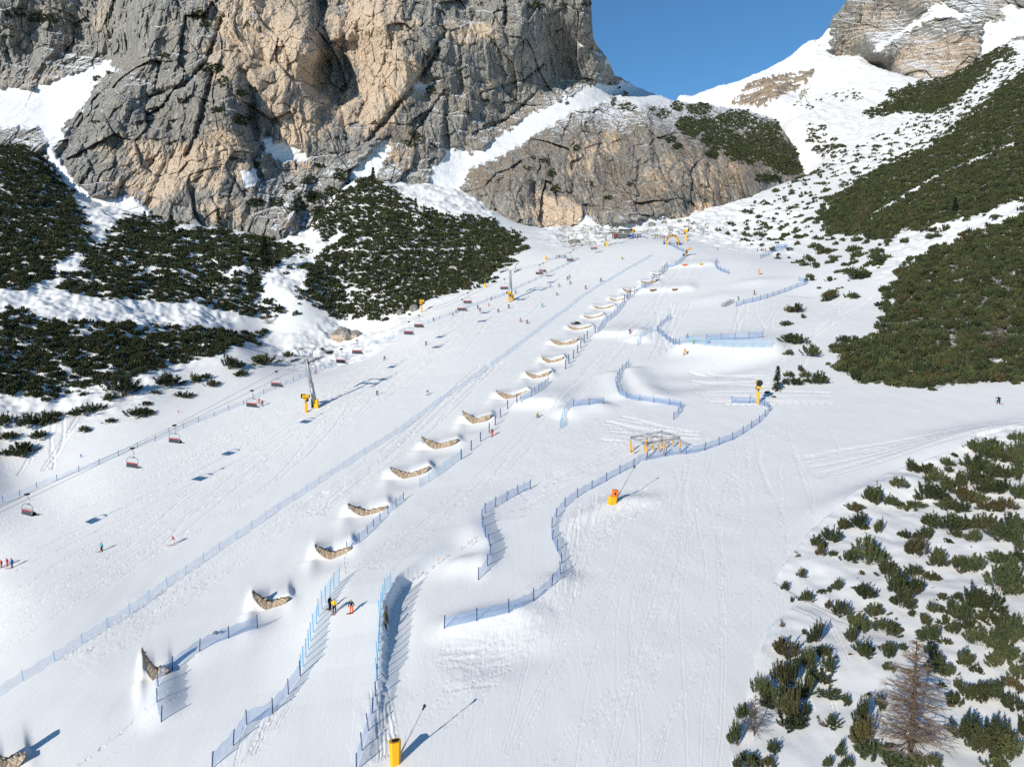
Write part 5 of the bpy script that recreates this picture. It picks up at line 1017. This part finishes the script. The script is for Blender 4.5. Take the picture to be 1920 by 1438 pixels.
for x in (-1.5, 7.0): vs += [(x, y, 3.0 + z + (.35 if x < 0 else 0)) for y, z in prof]
n = len(prof); b.add(vs, [(i, i + 1, n + i + 1, n + i) for i in range(n - 1)] + [tuple(range(n)), tuple(range(2 * n - 1, n - 1, -1)), (n - 1, 0, n, 2 * n - 1)]); b.obj("barrel_roof", M_DGREY, ST)
b = MB(); b.box((-4.5, 0, 3.2), (6.5, 1.0, .5), 0); b.box((-6.8, 0, 3.9), (1.8, 1.6, 1.6), 0, None, .9, .2); b.tube([(-5.5, 0, 0), (-5.5, 0, 3.)], .2, 0, 8); b.obj("launch_beam", M_DGREY, ST)
for i, (x, z) in enumerate(((-3.6, 1.9), (-3.9, .7))):
    b = MB(); b.box((x, -2.8, z), (2.6, .6, .35), 0); b.box((x, -2.85, z + .42), (2.6, .5, .4), 1); b.obj("parked_seat", [M_BLK, M_RED], ST)
b = MB(); b.box((1.2, -2.65, 3.3), (.8, .3, .7), 0, None, 1, .05); b.obj("lamp_box", M_YEL, ST)
cn = at(1191, 447); CN = empty("waiting_canopy", cn, "small white roofed canopy on blue posts to the right of the top station", "canopy")
b = MB(); b.box((0, 0, 2.7), (6.5, 3.2, .25), 0, None, .9, .2); b.obj("roof", M_WHT, CN)
b = MB()
for x in (-2.8, -1.4, 0, 1.4, 2.8):
    b.box((x, 0, 1.1), (.5, .5, 2.4), 0, None, 1, .1)
b.obj("posts", M_BLUE, CN)
for i, (px, py, wpx, mat, lab) in enumerate([(1225, 545.5, 11, M_RBROWN, "brown ramp box on the lip of the fourth jump, left one"), (1265.5, 544.5, 9, M_RBROWN, "brown ramp box on the lip of the fourth jump, right one"), (1284.5, 498, 9, M_ORA, "orange and blue ramp box on the lip of the highest jump"), (1315.5, 496.8, 5, M_YEL, "small yellow ramp box on the lip of the highest jump")]):
    p = at(px, py); d = (p - cam.location).length / FPX; L = wpx * d; b = MB(); rz = Matrix.Rotation(.45, 3, 'Z') @ Matrix.Rotation(-.12, 3, 'Y'); b.box((0, 0, .3), (L, 1.2, .55), 0, rz, 1, .05); b.box((.08, .1, .63), (L * .94, .8, .1), 1, rz); b.box((-L * .45, -.55, .35), (.2, .2, .7), 2, rz)
    tag(b.obj("ramp_box", [mat, M_WHT, M_BLK], None, p), lab, "ramp box")
p = at(1364, 572); d = (p - cam.location).length / FPX; RL = empty("rail_tube", p, "long grey metal rail tube with rounded ends in the upper snow park", "park rail"); L = 30 * d
for e in (-.55, .55):
    b = MB(); dx = Vector((.86, .9, 0)).normalized() * L / 2 * 1.1; o = Vector((.5, -.5, 0)).normalized() * e; g = float(gz(p.x + dx.x, p.y + dx.y) + CAMZ - p.z)
    z0, z1 = Vector((0, 0, .15)), Vector((0, 0, 1.1)); up = Vector((0, 0, g))
    b.tube([-dx + z0 + o - up, -dx * 1.06 + (z0 + z1) / 2 + o - up, -dx + z1 + o - up, dx + z1 + o + up, dx * 1.06 + (z0 + z1) / 2 + o + up, dx + z0 + o + up, -dx + z0 + o - up], .11, 0, 7); b.obj("side_rail", M_STEEL, RL)
b = MB()
for i in range(7): q = -dx + 2 * dx * i / 6 + Vector((0, 0, g * (2 * i / 6 - 1))); b.tube([q + Vector((.39, -.39, .65)), q - Vector((.39, -.39, -.65))], .06, 0, 5)
b.obj("cross_bars", M_BLK, RL)
p = at(1423, 516); d = (p - cam.location).length / FPX; b = MB(); b.tube([(0, 0, 0), (0, 0, 9.5 * d)], 1.5 * d, 0, 8, 1.2 * d); b.box((0, 0, 6.2 * d), (5 * d, 1.6 * d, 1.3 * d), 0); b.ball((0, 0, 9.4 * d), 1.7 * d, 0)
tag(b.obj("padded_figure", M_WOOD, None, p), "upright yellow padded figure with short arms in the upper park", "park figure")
p = at(1284, 666.5); d = (p - cam.location).length / FPX; b = MB(); b.tube([(-3 * d, 0, -.1), (-.5 * d, .1, 11 * d)], .16, 0, 7); b.tube([(3 * d, 0, 4 * d), (0, 0, 12.5 * d)], .15, 0, 7); b.tube([(-1.8 * d, 0, 6 * d), (2 * d, 0, 7 * d)], .10, 0, 6); b.box((0, 0, 11.6 * d), (2.2 * d, .5, 1.8 * d), 0)
tag(b.obj("wooden_trestle", M_WOOD, None, p), "leaning yellow wooden A frame under the wide light blue net", "trestle")
p = at(1328.5, 644.5); d = (p - cam.location).length / FPX; FL = empty("gate_flag", p, "red and blue triangular banner hanging in the light blue net", "banner")
for x, m_ in ((-2.2, M_LBLUE), (1.4, M_RED)):
    b = MB(); w_, h_ = 2.4 * d, 8 * d; b.add([(x * d - w_, 0, 0), (x * d + w_ * .8, 0, -.1 * d), (x * d, 0, h_), (x * d - w_, .05, 0), (x * d + w_ * .8, .05, -.1 * d), (x * d, .05, h_)], [(0, 1, 2), (5, 4, 3), (0, 3, 4, 1), (1, 4, 5, 2), (2, 5, 3, 0)]); b.obj("triangle_panel", m_, FL)
# boulders
def boulder(px, py, wpx, hpx, label, seed, tanw=.6):
    p = at(px, py); d = (p - cam.location).length / FPX; me = bpy.data.meshes.new("boulder"); bm = bmesh.new(); bmesh.ops.create_icosphere(bm, subdivisions=5, radius=1.0)
    V = np.array([v.co[:] for v in bm.verts]); v, e = facets(V[:, 0] * 1.5 + V[:, 1], V[:, 2] * 1.5 + .4 * V[:, 1], seed); n = fbm(V[:, 0] * 2 + 3 * V[:, 1], V[:, 2] * 2, seed + 3, 4); rr = 1 + .20 * v + .10 * n
    V = V * rr[:, None] * np.array([wpx * d / 2, wpx * d * .42, hpx * d * .62]) + np.array([0, wpx * d * .25, hpx * d * .38])
    for vv, q in zip(bm.verts, V): vv.co = q
    bm.to_mesh(me); bm.free(); a = me.attributes.new("tan", 'FLOAT', 'POINT'); t_ = tanw * (V[:, 2] < hpx * d * .45) * (V[:, 0] < wpx * d * .2) + .1; a.data.foreach_set("value", t_.astype(np.float32))
    a = me.attributes.new("snow", 'FLOAT', 'POINT'); a.data.foreach_set("value", np.full(len(V), -.12, np.float32)); me.materials.append(M_ROCK)
    return tag(link("boulder", me, p), label, "boulder")
boulder(641, 640, 38, 26, "big grey and tan boulder beside the lift line at the pine edge", 5, .9)
boulder(664, 634, 26, 14, "lower brown boulder leaning against the big tan one", 15, .5)
boulder(1077, 456, 22, 8, "flat dark boulder on the snow left of the highest tower", 25, .1); boulder(750, 591, 14, 10, "grey boulder at the lower edge of the pines, left of a yellow fan gun", 35, .3); boulder(776, 584, 16, 12, "grey boulder at the lower edge of the pines nearest the yellow fan gun", 45, .2)
boulder(403, 1190, 9, 6, "small brown rock by the curved lower left fence, left of a pair", 55, .6); boulder(414, 1188, 7, 5, "small brown rock by the curved lower left fence, right of a pair", 65, .6)
for i, (px, py, w_) in enumerate([(1222, 424, 14), (1245, 419, 10), (1275, 417, 9), (1300, 421, 8), (1290, 415, 7)]): tag(boulder(px, py, w_, w_ * .55, "small dark rock on the snowy bank under the cliff behind the start arch", 75 + i, .2), None, None, "rocks behind the start arch")
# timbers on the shaded side of the big jump
for (x1, y1, x2, y2, lab) in [(722.5, 1140, 727, 1168, "upper dark timber prop against the shaded side of the big jump"), (723, 1150, 724.5, 1181, "lower dark timber prop against the shaded side of the big jump")]:
    a, c_ = at(x2, y2), at(x2, y2) + Vector((-.25, .5, 1.9)); m = MB(); m.tube([(0, 0, -.2), c_ - a], .12, 0, 6); tag(m.obj("timber_prop", M_TIMB, None, a), lab, "timber prop")
# slalom of thin marker sticks along the run
MK = [(783,1084,13),(822,1058,12),(885,1022,11),(774,1088,6),(798,1078,6),(810,1066,6),(837,1045,6),(865,1030,6),(878,1020,6),(890,1011,6),(647,1042,6),(646,1051,6),(646,1060,6),(647,1068,6),(648,1076,6)]
for px, py, hp in MK:
    p = at(px, py); d = (p - cam.location).length / FPX; b = MB(); b.tube([(0, 0, -.1), (.02, 0, hp * d * .8)], .025, 0, 5); b.tube([(.02, 0, hp * d * .75), (.02, 0, hp * d)], .05, 1, 6)
    side = "right" if px > 700 else "left"
    tag(b.obj("marker_stick", [M_STEEL, M_ORA if px > 700 else M_BLK], None, p), "thin orange tipped marker stick along the snow edge right of the big jump" if px > 700 else "thin black tipped marker stick just above the left net of the big jump", "marker stick", "marker sticks %s of the big jump" % side)
# ---------------------------------------------------------------- people
POSES = {
 "stand": dict(pel=(0,.02,.92), che=(0,.03,1.24), nec=(0,.01,1.46), hea=(0,-.02,1.63), sh=(.19,.02,1.40), el=(.30,.02,1.12), ha=(.30,-.16,.93), hip=(.10,.02,.90), kn=(.13,-.05,.50), an=(.14,.04,.09), to=(.15,-.13,.05)),
 "ski": dict(pel=(0,.16,.70), che=(0,-.02,1.00), nec=(0,-.14,1.20), hea=(0,-.22,1.35), sh=(.20,-.09,1.14), el=(.36,-.16,.93), ha=(.38,-.42,.92), hip=(.10,.15,.68), kn=(.17,-.16,.44), an=(.18,.04,.09), to=(.18,-.13,.05)),
 "glide": dict(pel=(0,.08,.84), che=(.03,.0,1.15), nec=(.05,-.06,1.37), hea=(.06,-.11,1.53), sh=(.19,-.02,1.30), el=(.34,-.04,1.06), ha=(.40,-.22,.96), hip=(.10,.08,.82), kn=(.20,-.08,.46), an=(.26,.04,.09), to=(.27,-.13,.05)),
 "sit": dict(pel=(0,.0,.02), che=(0,-.06,.34), nec=(0,-.04,.56), hea=(0,.0,.72), sh=(.19,-.05,.50), el=(.24,.12,.26), ha=(.18,.34,.20), hip=(.10,.02,.02), kn=(.12,.46,.05), an=(.12,.52,-.38), to=(.12,.68,-.43)),
}
def body_mesh(key):
    p = POSES[key]; bm_v = []; rad = []; ed = []; zone = []
    def v(c, r): bm_v.append(c); rad.append(r); return len(bm_v) - 1
    bones = []
    def e(a, b, z): ed.append((a, b)); bones.append((Vector(bm_v[a]), Vector(bm_v[b]), z))
    pel, che, nec = v(p["pel"], .15), v(p["che"], .175), v(p["nec"], .075); h1 = v(tuple(Vector(p["nec"]).lerp(Vector(p["hea"]), .55)), .10); hea = v(p["hea"], .125); top = v(tuple(Vector(p["hea"]) + (Vector(p["hea"]) - Vector(p["nec"])) * .45), .10)
    nose = v(tuple(Vector(p["hea"]) + Vector((0, -.11 if key != "sit" else .11, -.02))), .035)
    e(pel, che, 0); e(che, nec, 0); e(nec, h1, 2); e(h1, hea, 2); e(hea, top, 3); e(hea, nose, 2)
    for s in (-1, 1):
        m = lambda c: (c[0] * s, c[1], c[2]) if c[0] > 0 else c
        sh, el, wr = v(m(p["sh"]), .085), v(m(p["el"]), .068), v(tuple(Vector(m(p["el"])).lerp(Vector(m(p["ha"])), .85)), .052); ha = v(m(p["ha"]), .062); th = v(tuple(Vector(m(p["ha"])) + Vector((-.05 * s, -.03, .03))), .03)
        e(che, sh, 0); e(sh, el, 0); e(el, wr, 0); e(wr, ha, 4); e(ha, th, 4)
        hip, kn, an, to = v(m(p["hip"]), .115), v(m(p["kn"]), .085), v(m(p["an"]), .085), v(m(p["to"]), .07)
        e(pel, hip, 1); e(hip, kn, 1); e(kn, an, 1); e(an, to, 4)
    me = bpy.data.meshes.new("tmp"); me.from_pydata([tuple(c) for c in bm_v], ed, []); me.update()
    o = bpy.data.objects.new("tmp", me); COL.objects.link(o); md = o.modifiers.new("s", 'SKIN'); md.use_smooth_shade = True
    for i, r_ in enumerate(rad): me.skin_vertices[0].data[i].radius = (r_, r_); me.skin_vertices[0].data[i].use_root = (i == 0)
    sb = o.modifiers.new("d", 'SUBSURF'); sb.levels = 1
    dg = bpy.context.evaluated_depsgraph_get(); out = bpy.data.meshes.new_from_object(o.evaluated_get(dg)); out.name = "person_" + key
    bpy.data.objects.remove(o)
    for pl in out.polygons:
        c = pl.center; best = 9; zz = 0
        for a, b, z in bones:
            ab = b - a; t_ = max(0, min(1, (c - a).dot(ab) / max(ab.length_squared, 1e-9))); dd = (c - a - ab * t_).length
            if dd < best: best = dd; zz = z
        pl.material_index = zz; pl.use_smooth = True
    return out
M_SKIN = plain("skin", (.50, .30, .21), .6); M_HELM = plain("helmet", (.05, .05, .055), .35); M_BOOT = plain("boots_gloves", (.03, .03, .035), .6); M_SKI = plain("ski_board", (.30, .06, .05), .4); M_POLE = plain("ski_pole", (.1, .1, .11), .4)
CLO = {k: plain("cloth_" + k, c, .8, .15) for k, c in dict(black=(.016, .017, .02), navy=(.015, .022, .06), red=(.55, .025, .02), orange=(.85, .13, .015), yellow=(.85, .48, .02), turquoise=(.03, .42, .55), white=(.75, .75, .76), pink=(.62, .10, .16), blue=(.03, .10, .45), grey=(.18, .18, .19), green=(.15, .5, .12), brown=(.14, .08, .05), teal=(.03, .35, .33), maroon=(.22, .03, .04)).items()}
PM = {k: body_mesh(k) for k in POSES}
for me in PM.values():
    for m in (CLO["black"], CLO["black"], M_SKIN, M_HELM, M_BOOT): me.materials.append(m)
def ski_mesh(L=1.65, w=.10):
    b = MB(); n = 8; vs = []
    for i in range(n + 1):
        y = -L * .58 + L * i / n; ww = w / 2 * (1.0 if 1 < i < n else .55); z = .02 + (.12 if i == 0 else (.03 if i == 1 else 0)); vs += [(-ww, y, z), (ww, y, z), (ww, y, z + .03), (-ww, y, z + .03)]
    b.add(vs, [f for i in range(n) for f in ((4*i, 4*i+4, 4*i+5, 4*i+1), (4*i+3, 4*i+2, 4*i+6, 4*i+7), (4*i, 4*i+3, 4*i+7, 4*i+4), (4*i+1, 4*i+5, 4*i+6, 4*i+2))] + [(0, 1, 2, 3), (4*n+3, 4*n+2, 4*n+1, 4*n)]); return b.mesh("ski", M_SKI)
SKI = ski_mesh(); BOARD = ski_mesh(1.5, .28)
pb = MB(); pb.tube([(0, 0, 0), (0, .45, -.85)], .018, 0, 5); POLE = pb.mesh("ski_pole", M_POLE)
def person(pose, loc, rz, jacket, pants, label, helmet=None, scale=1., gear="ski", group=None):
    o = link("person", PM[pose], loc); o.rotation_euler.z = rz; o.scale = (scale,) * 3; tag(o, label, "person", group)
    for i, m in enumerate((CLO[jacket], CLO[pants], M_SKIN, CLO[helmet] if helmet else M_HELM, M_BOOT)): o.material_slots[i].link = 'OBJECT'; o.material_slots[i].material = m
    p = POSES[pose]
    if pose == "sit":
        if gear:
            for s in (-1, 1): link("ski", SKI, (s * .12, .62, -.50), o).rotation_euler = (.15, 0, math.pi)
        return o
    if gear == "ski":
        for s in (-1, 1): link("ski", SKI, (p["an"][0] * s, -.05, 0), o).rotation_euler.z = random.uniform(-.05, .05)
        for s in (-1, 1):
            k = link("ski_pole", POLE, (p["ha"][0] * s, p["ha"][1], p["ha"][2]), o); k.scale.z = p["ha"][2] / .92; k.rotation_euler.z = s * .2
    elif gear == "board": link("snowboard", BOARD, (0, 0, 0), o).rotation_euler.z = math.pi / 2
    return o
PL = [ # px, py of the feet, pose, jacket, trousers, heading, scale, gear, label
 (659,1149.5,"stand","navy","orange",.3,.98,"board","person in navy jacket and bright orange trousers standing on the big jump"),
 (627,1149,"stand","yellow","black",2.9,1.04,"ski","person in yellow jacket and black trousers on the big jump, seen from behind"),
 (618.5,1143,"stand","black","black",1.2,1.04,"ski","person dressed in black beside the light blue net on the big jump"),
 (1008,783,"ski","yellow","black",.4,.95,"ski","skier in yellow and black crouching below the second jump"),
 (923,818,"stand","maroon","red",-.5,1.0,"ski","person in dark jacket and red trousers by the lowest row of blue poles"),
 (191,1033,"glide","turquoise","black",-.6,1.0,"ski","skier in turquoise jacket alone on the lower left piste"),
 (325,1021,"glide","pink","white",-.9,1.0,"ski","skier in pink and white on the lower left piste"),
 (23,1064,"glide","blue","navy",-.8,1.1,"ski","skier in blue at the far left edge beside two skiers in red"),
 (14,1061,"glide","red","red",-.8,.95,"ski","skier in red at the far left edge next to the skier in blue"),(3,1064,"glide","red","maroon",-.8,.95,"ski","skier in red cut by the left edge of the picture"),
 (707,741,"ski","black","blue",.8,1.0,"ski","crouching skier in black jacket and blue trousers in the middle of the piste"),(801,741,"ski","brown","white",.9,1.0,"ski","crouching skier in brown and white near the long middle fence"),
 (721,676,"glide","black","black",.5,1.0,"ski","skier in black beside a chair shadow above the tower shadow"),(799,648,"glide","black","navy",.6,1.0,"ski","skier in black beside the next chair shadow uphill"),
 (592,701,"glide","pink","brown",.4,.95,"ski","skier in pink by the lift fence just behind the tallest tower"),(486,757,"stand","red","red",.4,1.0,"ski","skier in red by the lift fence under an empty chair"),(492,761,"stand","maroon","black",.2,1.05,"ski","skier in maroon to the right of the red skier by the lift fence"),(479,763,"stand","white","black",.2,.95,"ski","skier in white and black by the lift fence below an empty chair"),
 (813,603,"stand","black","black",.3,1.0,"ski","dark skier standing against the lift fence under two chairs"),(849,593,"glide","navy","blue",.5,.95,"ski","skier in navy and blue near the lift fence, lower of a close pair"),(855,587,"glide","blue","black",.5,.9,"ski","skier in blue jacket near the lift fence, upper of a close pair"),(875,584,"glide","grey","black",.5,.85,"ski","skier in grey jacket near the lift fence right of the close pair"),
 (896,580,"stand","black","black",.4,1.0,"ski","skier in black on the piste left of an orange skier, upper of two"),(900,584.5,"stand","black","black",.3,1.0,"ski","skier in black on the piste left of an orange skier, lower of two"),(916,574,"ski","orange","orange",.6,.9,"ski","small skier all in orange left of the middle tower"),(921,563,"glide","red","maroon",.4,1.0,"ski","skier in red against the fence left of the middle tower"),
 (934,586,"ski","black","navy",.7,1.05,"ski","skier in black and navy crouching below the middle tower"),(954,578.5,"glide","navy","black",.4,1.1,"ski","skier in navy just below the fan gun at the middle tower"),(966.5,551,"glide","blue","navy",.5,1.0,"ski","skier in blue right behind the middle tower"),
 (975.5,603.5,"ski","pink","red",.8,1.0,"ski","skier in pink and red on the open piste below the middle tower"),(988,607,"ski","black","black",.8,1.05,"ski","skier in black right of the pink and red skier"),(1016.6,576,"glide","teal","turquoise",.5,1.05,"ski","skier in teal alone on the open piste"),
 (1044,554,"ski","pink","black",.8,1.0,"ski","skier in pink and black on the upper piste"),(1032,539.5,"glide","blue","blue",.4,1.05,"ski","skier all in blue on the upper piste"),(1048,538,"glide","grey","grey",.4,1.0,"ski","skier all in grey on the upper piste"),(1064,525,"glide","black","black",.4,1.05,"ski","skier in black in the upper piste trio, left one"),(1067.5,521.5,"glide","grey","black",.4,1.0,"ski","skier in grey and black in the upper piste trio, highest one"),(1069,533,"glide","navy","black",.4,1.0,"ski","skier in navy and black in the upper piste trio, lowest one"),
 (1098,542.5,"glide","red","maroon",.4,1.15,"ski","skier in bright red near the middle fence high on the piste"),(1126.5,528.5,"glide","maroon","black",.4,1.15,"ski","skier in maroon and black near the upper end of the middle fence"),(1166.6,487,"glide","yellow","brown",.3,1.05,"ski","skier in yellow highest on the wide piste below the station"),
 (1181,626,"stand","maroon","maroon",.3,1.0,"ski","person in maroon standing at the lip of the third jump"),(1345,469,"stand","yellow","navy",1.2,1.1,"board","snowboarder in yellow jacket at the top of the snow park"),(1414,553,"stand","black","maroon",.8,1.1,"ski","person in black and maroon to the right of the rail tube"),(1384,564,"stand","black","green",.8,1.0,"ski","person in black with green trousers at the end of the rail tube"),
 (1288.5,634,"ski","yellow","black",.6,1.15,"board","snowboarder in yellow jacket above the light blue net"),(1299.5,644.5,"ski","green","green",1.2,.9,"ski","skier in green just behind the light blue net"),(1420,471.5,"stand","blue","blue",.4,.9,"ski","small person in blue at the far right of the upper park"),(1435,471,"stand","red","orange",.4,.95,"ski","small person in red and orange at the far right of the upper park"),
 (1872,757,"ski","navy","black",-.9,1.05,"board","snowboarder in dark clothes on the track at the right edge"),(152,858,"stand","blue","blue",.4,.6,None,"small child in blue between the pines and the lift fence"),(334.5,774,"stand","red","red",.4,.5,None,"small child in red between the pines and the lift fence")]
for k, (px, py, pose, j, t_, hd, sc, gear, lb) in enumerate(PL):
    q = at(px, py); person(pose, q + Vector((0, 0, -.02)), hd, j, t_, lb, None if k % 3 else ("white" if k % 2 else "black"), sc, gear)
CR = [("navy", "black"), ("red", "black"), ("black", "black"), ("yellow", "navy"), ("blue", "blue"), ("maroon", "black"), ("turquoise", "navy"), ("white", "black"), ("green", "black")]
for i, (px, py) in enumerate([(1043, 484), (1047, 483.6), (1049.5, 484), (1053, 483), (1056, 483.6), (1058.5, 484), (1061, 484)]):
    j, t_ = CR[i % 9]; person("stand", at(px, py), random.uniform(-3, 3), j, t_, "person in %s jacket in the small group waiting by the short upper fence" % j, None, .95, "ski", "group by the upper fence")
for i, (px, py) in enumerate([(1229, 448), (1233, 447.5), (1239, 447), (1243, 446.5), (1246, 447), (1250, 446.5), (1225, 448.5), (1245, 453)]):
    j, t_ = CR[(i + 1) % 9]; person("stand", at(px, py), random.uniform(-3, 3), j, t_, "person in %s jacket in the group left of the start arch" % j, None, 1.0, "ski", "group left of the start arch")
for i, (px, py, j, lb) in enumerate([(1255.5, 460, "red", "person in red standing under the left foot of the start arch"), (1269.5, 460, "black", "person in black standing under the right foot of the start arch")]):
    person("stand", at(px, py), .3, j, "black", lb, None, 1.1, "ski")
seatcol = ["red", "black", "navy", "maroon", "grey", "black"]
for ci_, c in enumerate(SEATS):
    for s_i, x in enumerate((-1.25, -.75, -.25, .25, .75, 1.25)):
        if ci_ == 5 or ci_ >= 6 and s_i % 2: continue
        q = Matrix.Rotation(c.rotation_euler.z, 4, 'Z') @ Vector((x, .12, -3.40)) + c.location
        j = seatcol[(s_i + ci_) % 6]; person("sit", q, c.rotation_euler.z, j, "black", "skier in %s, seat %s of the %s occupied lift chair from the left edge" % (j, ("one", "two", "three", "four", "five", "six")[s_i], ("first", "second", "third", "fourth", "fifth", "sixth", "seventh", "eighth")[ci_]), None, .98, "ski", "skiers riding the lift")
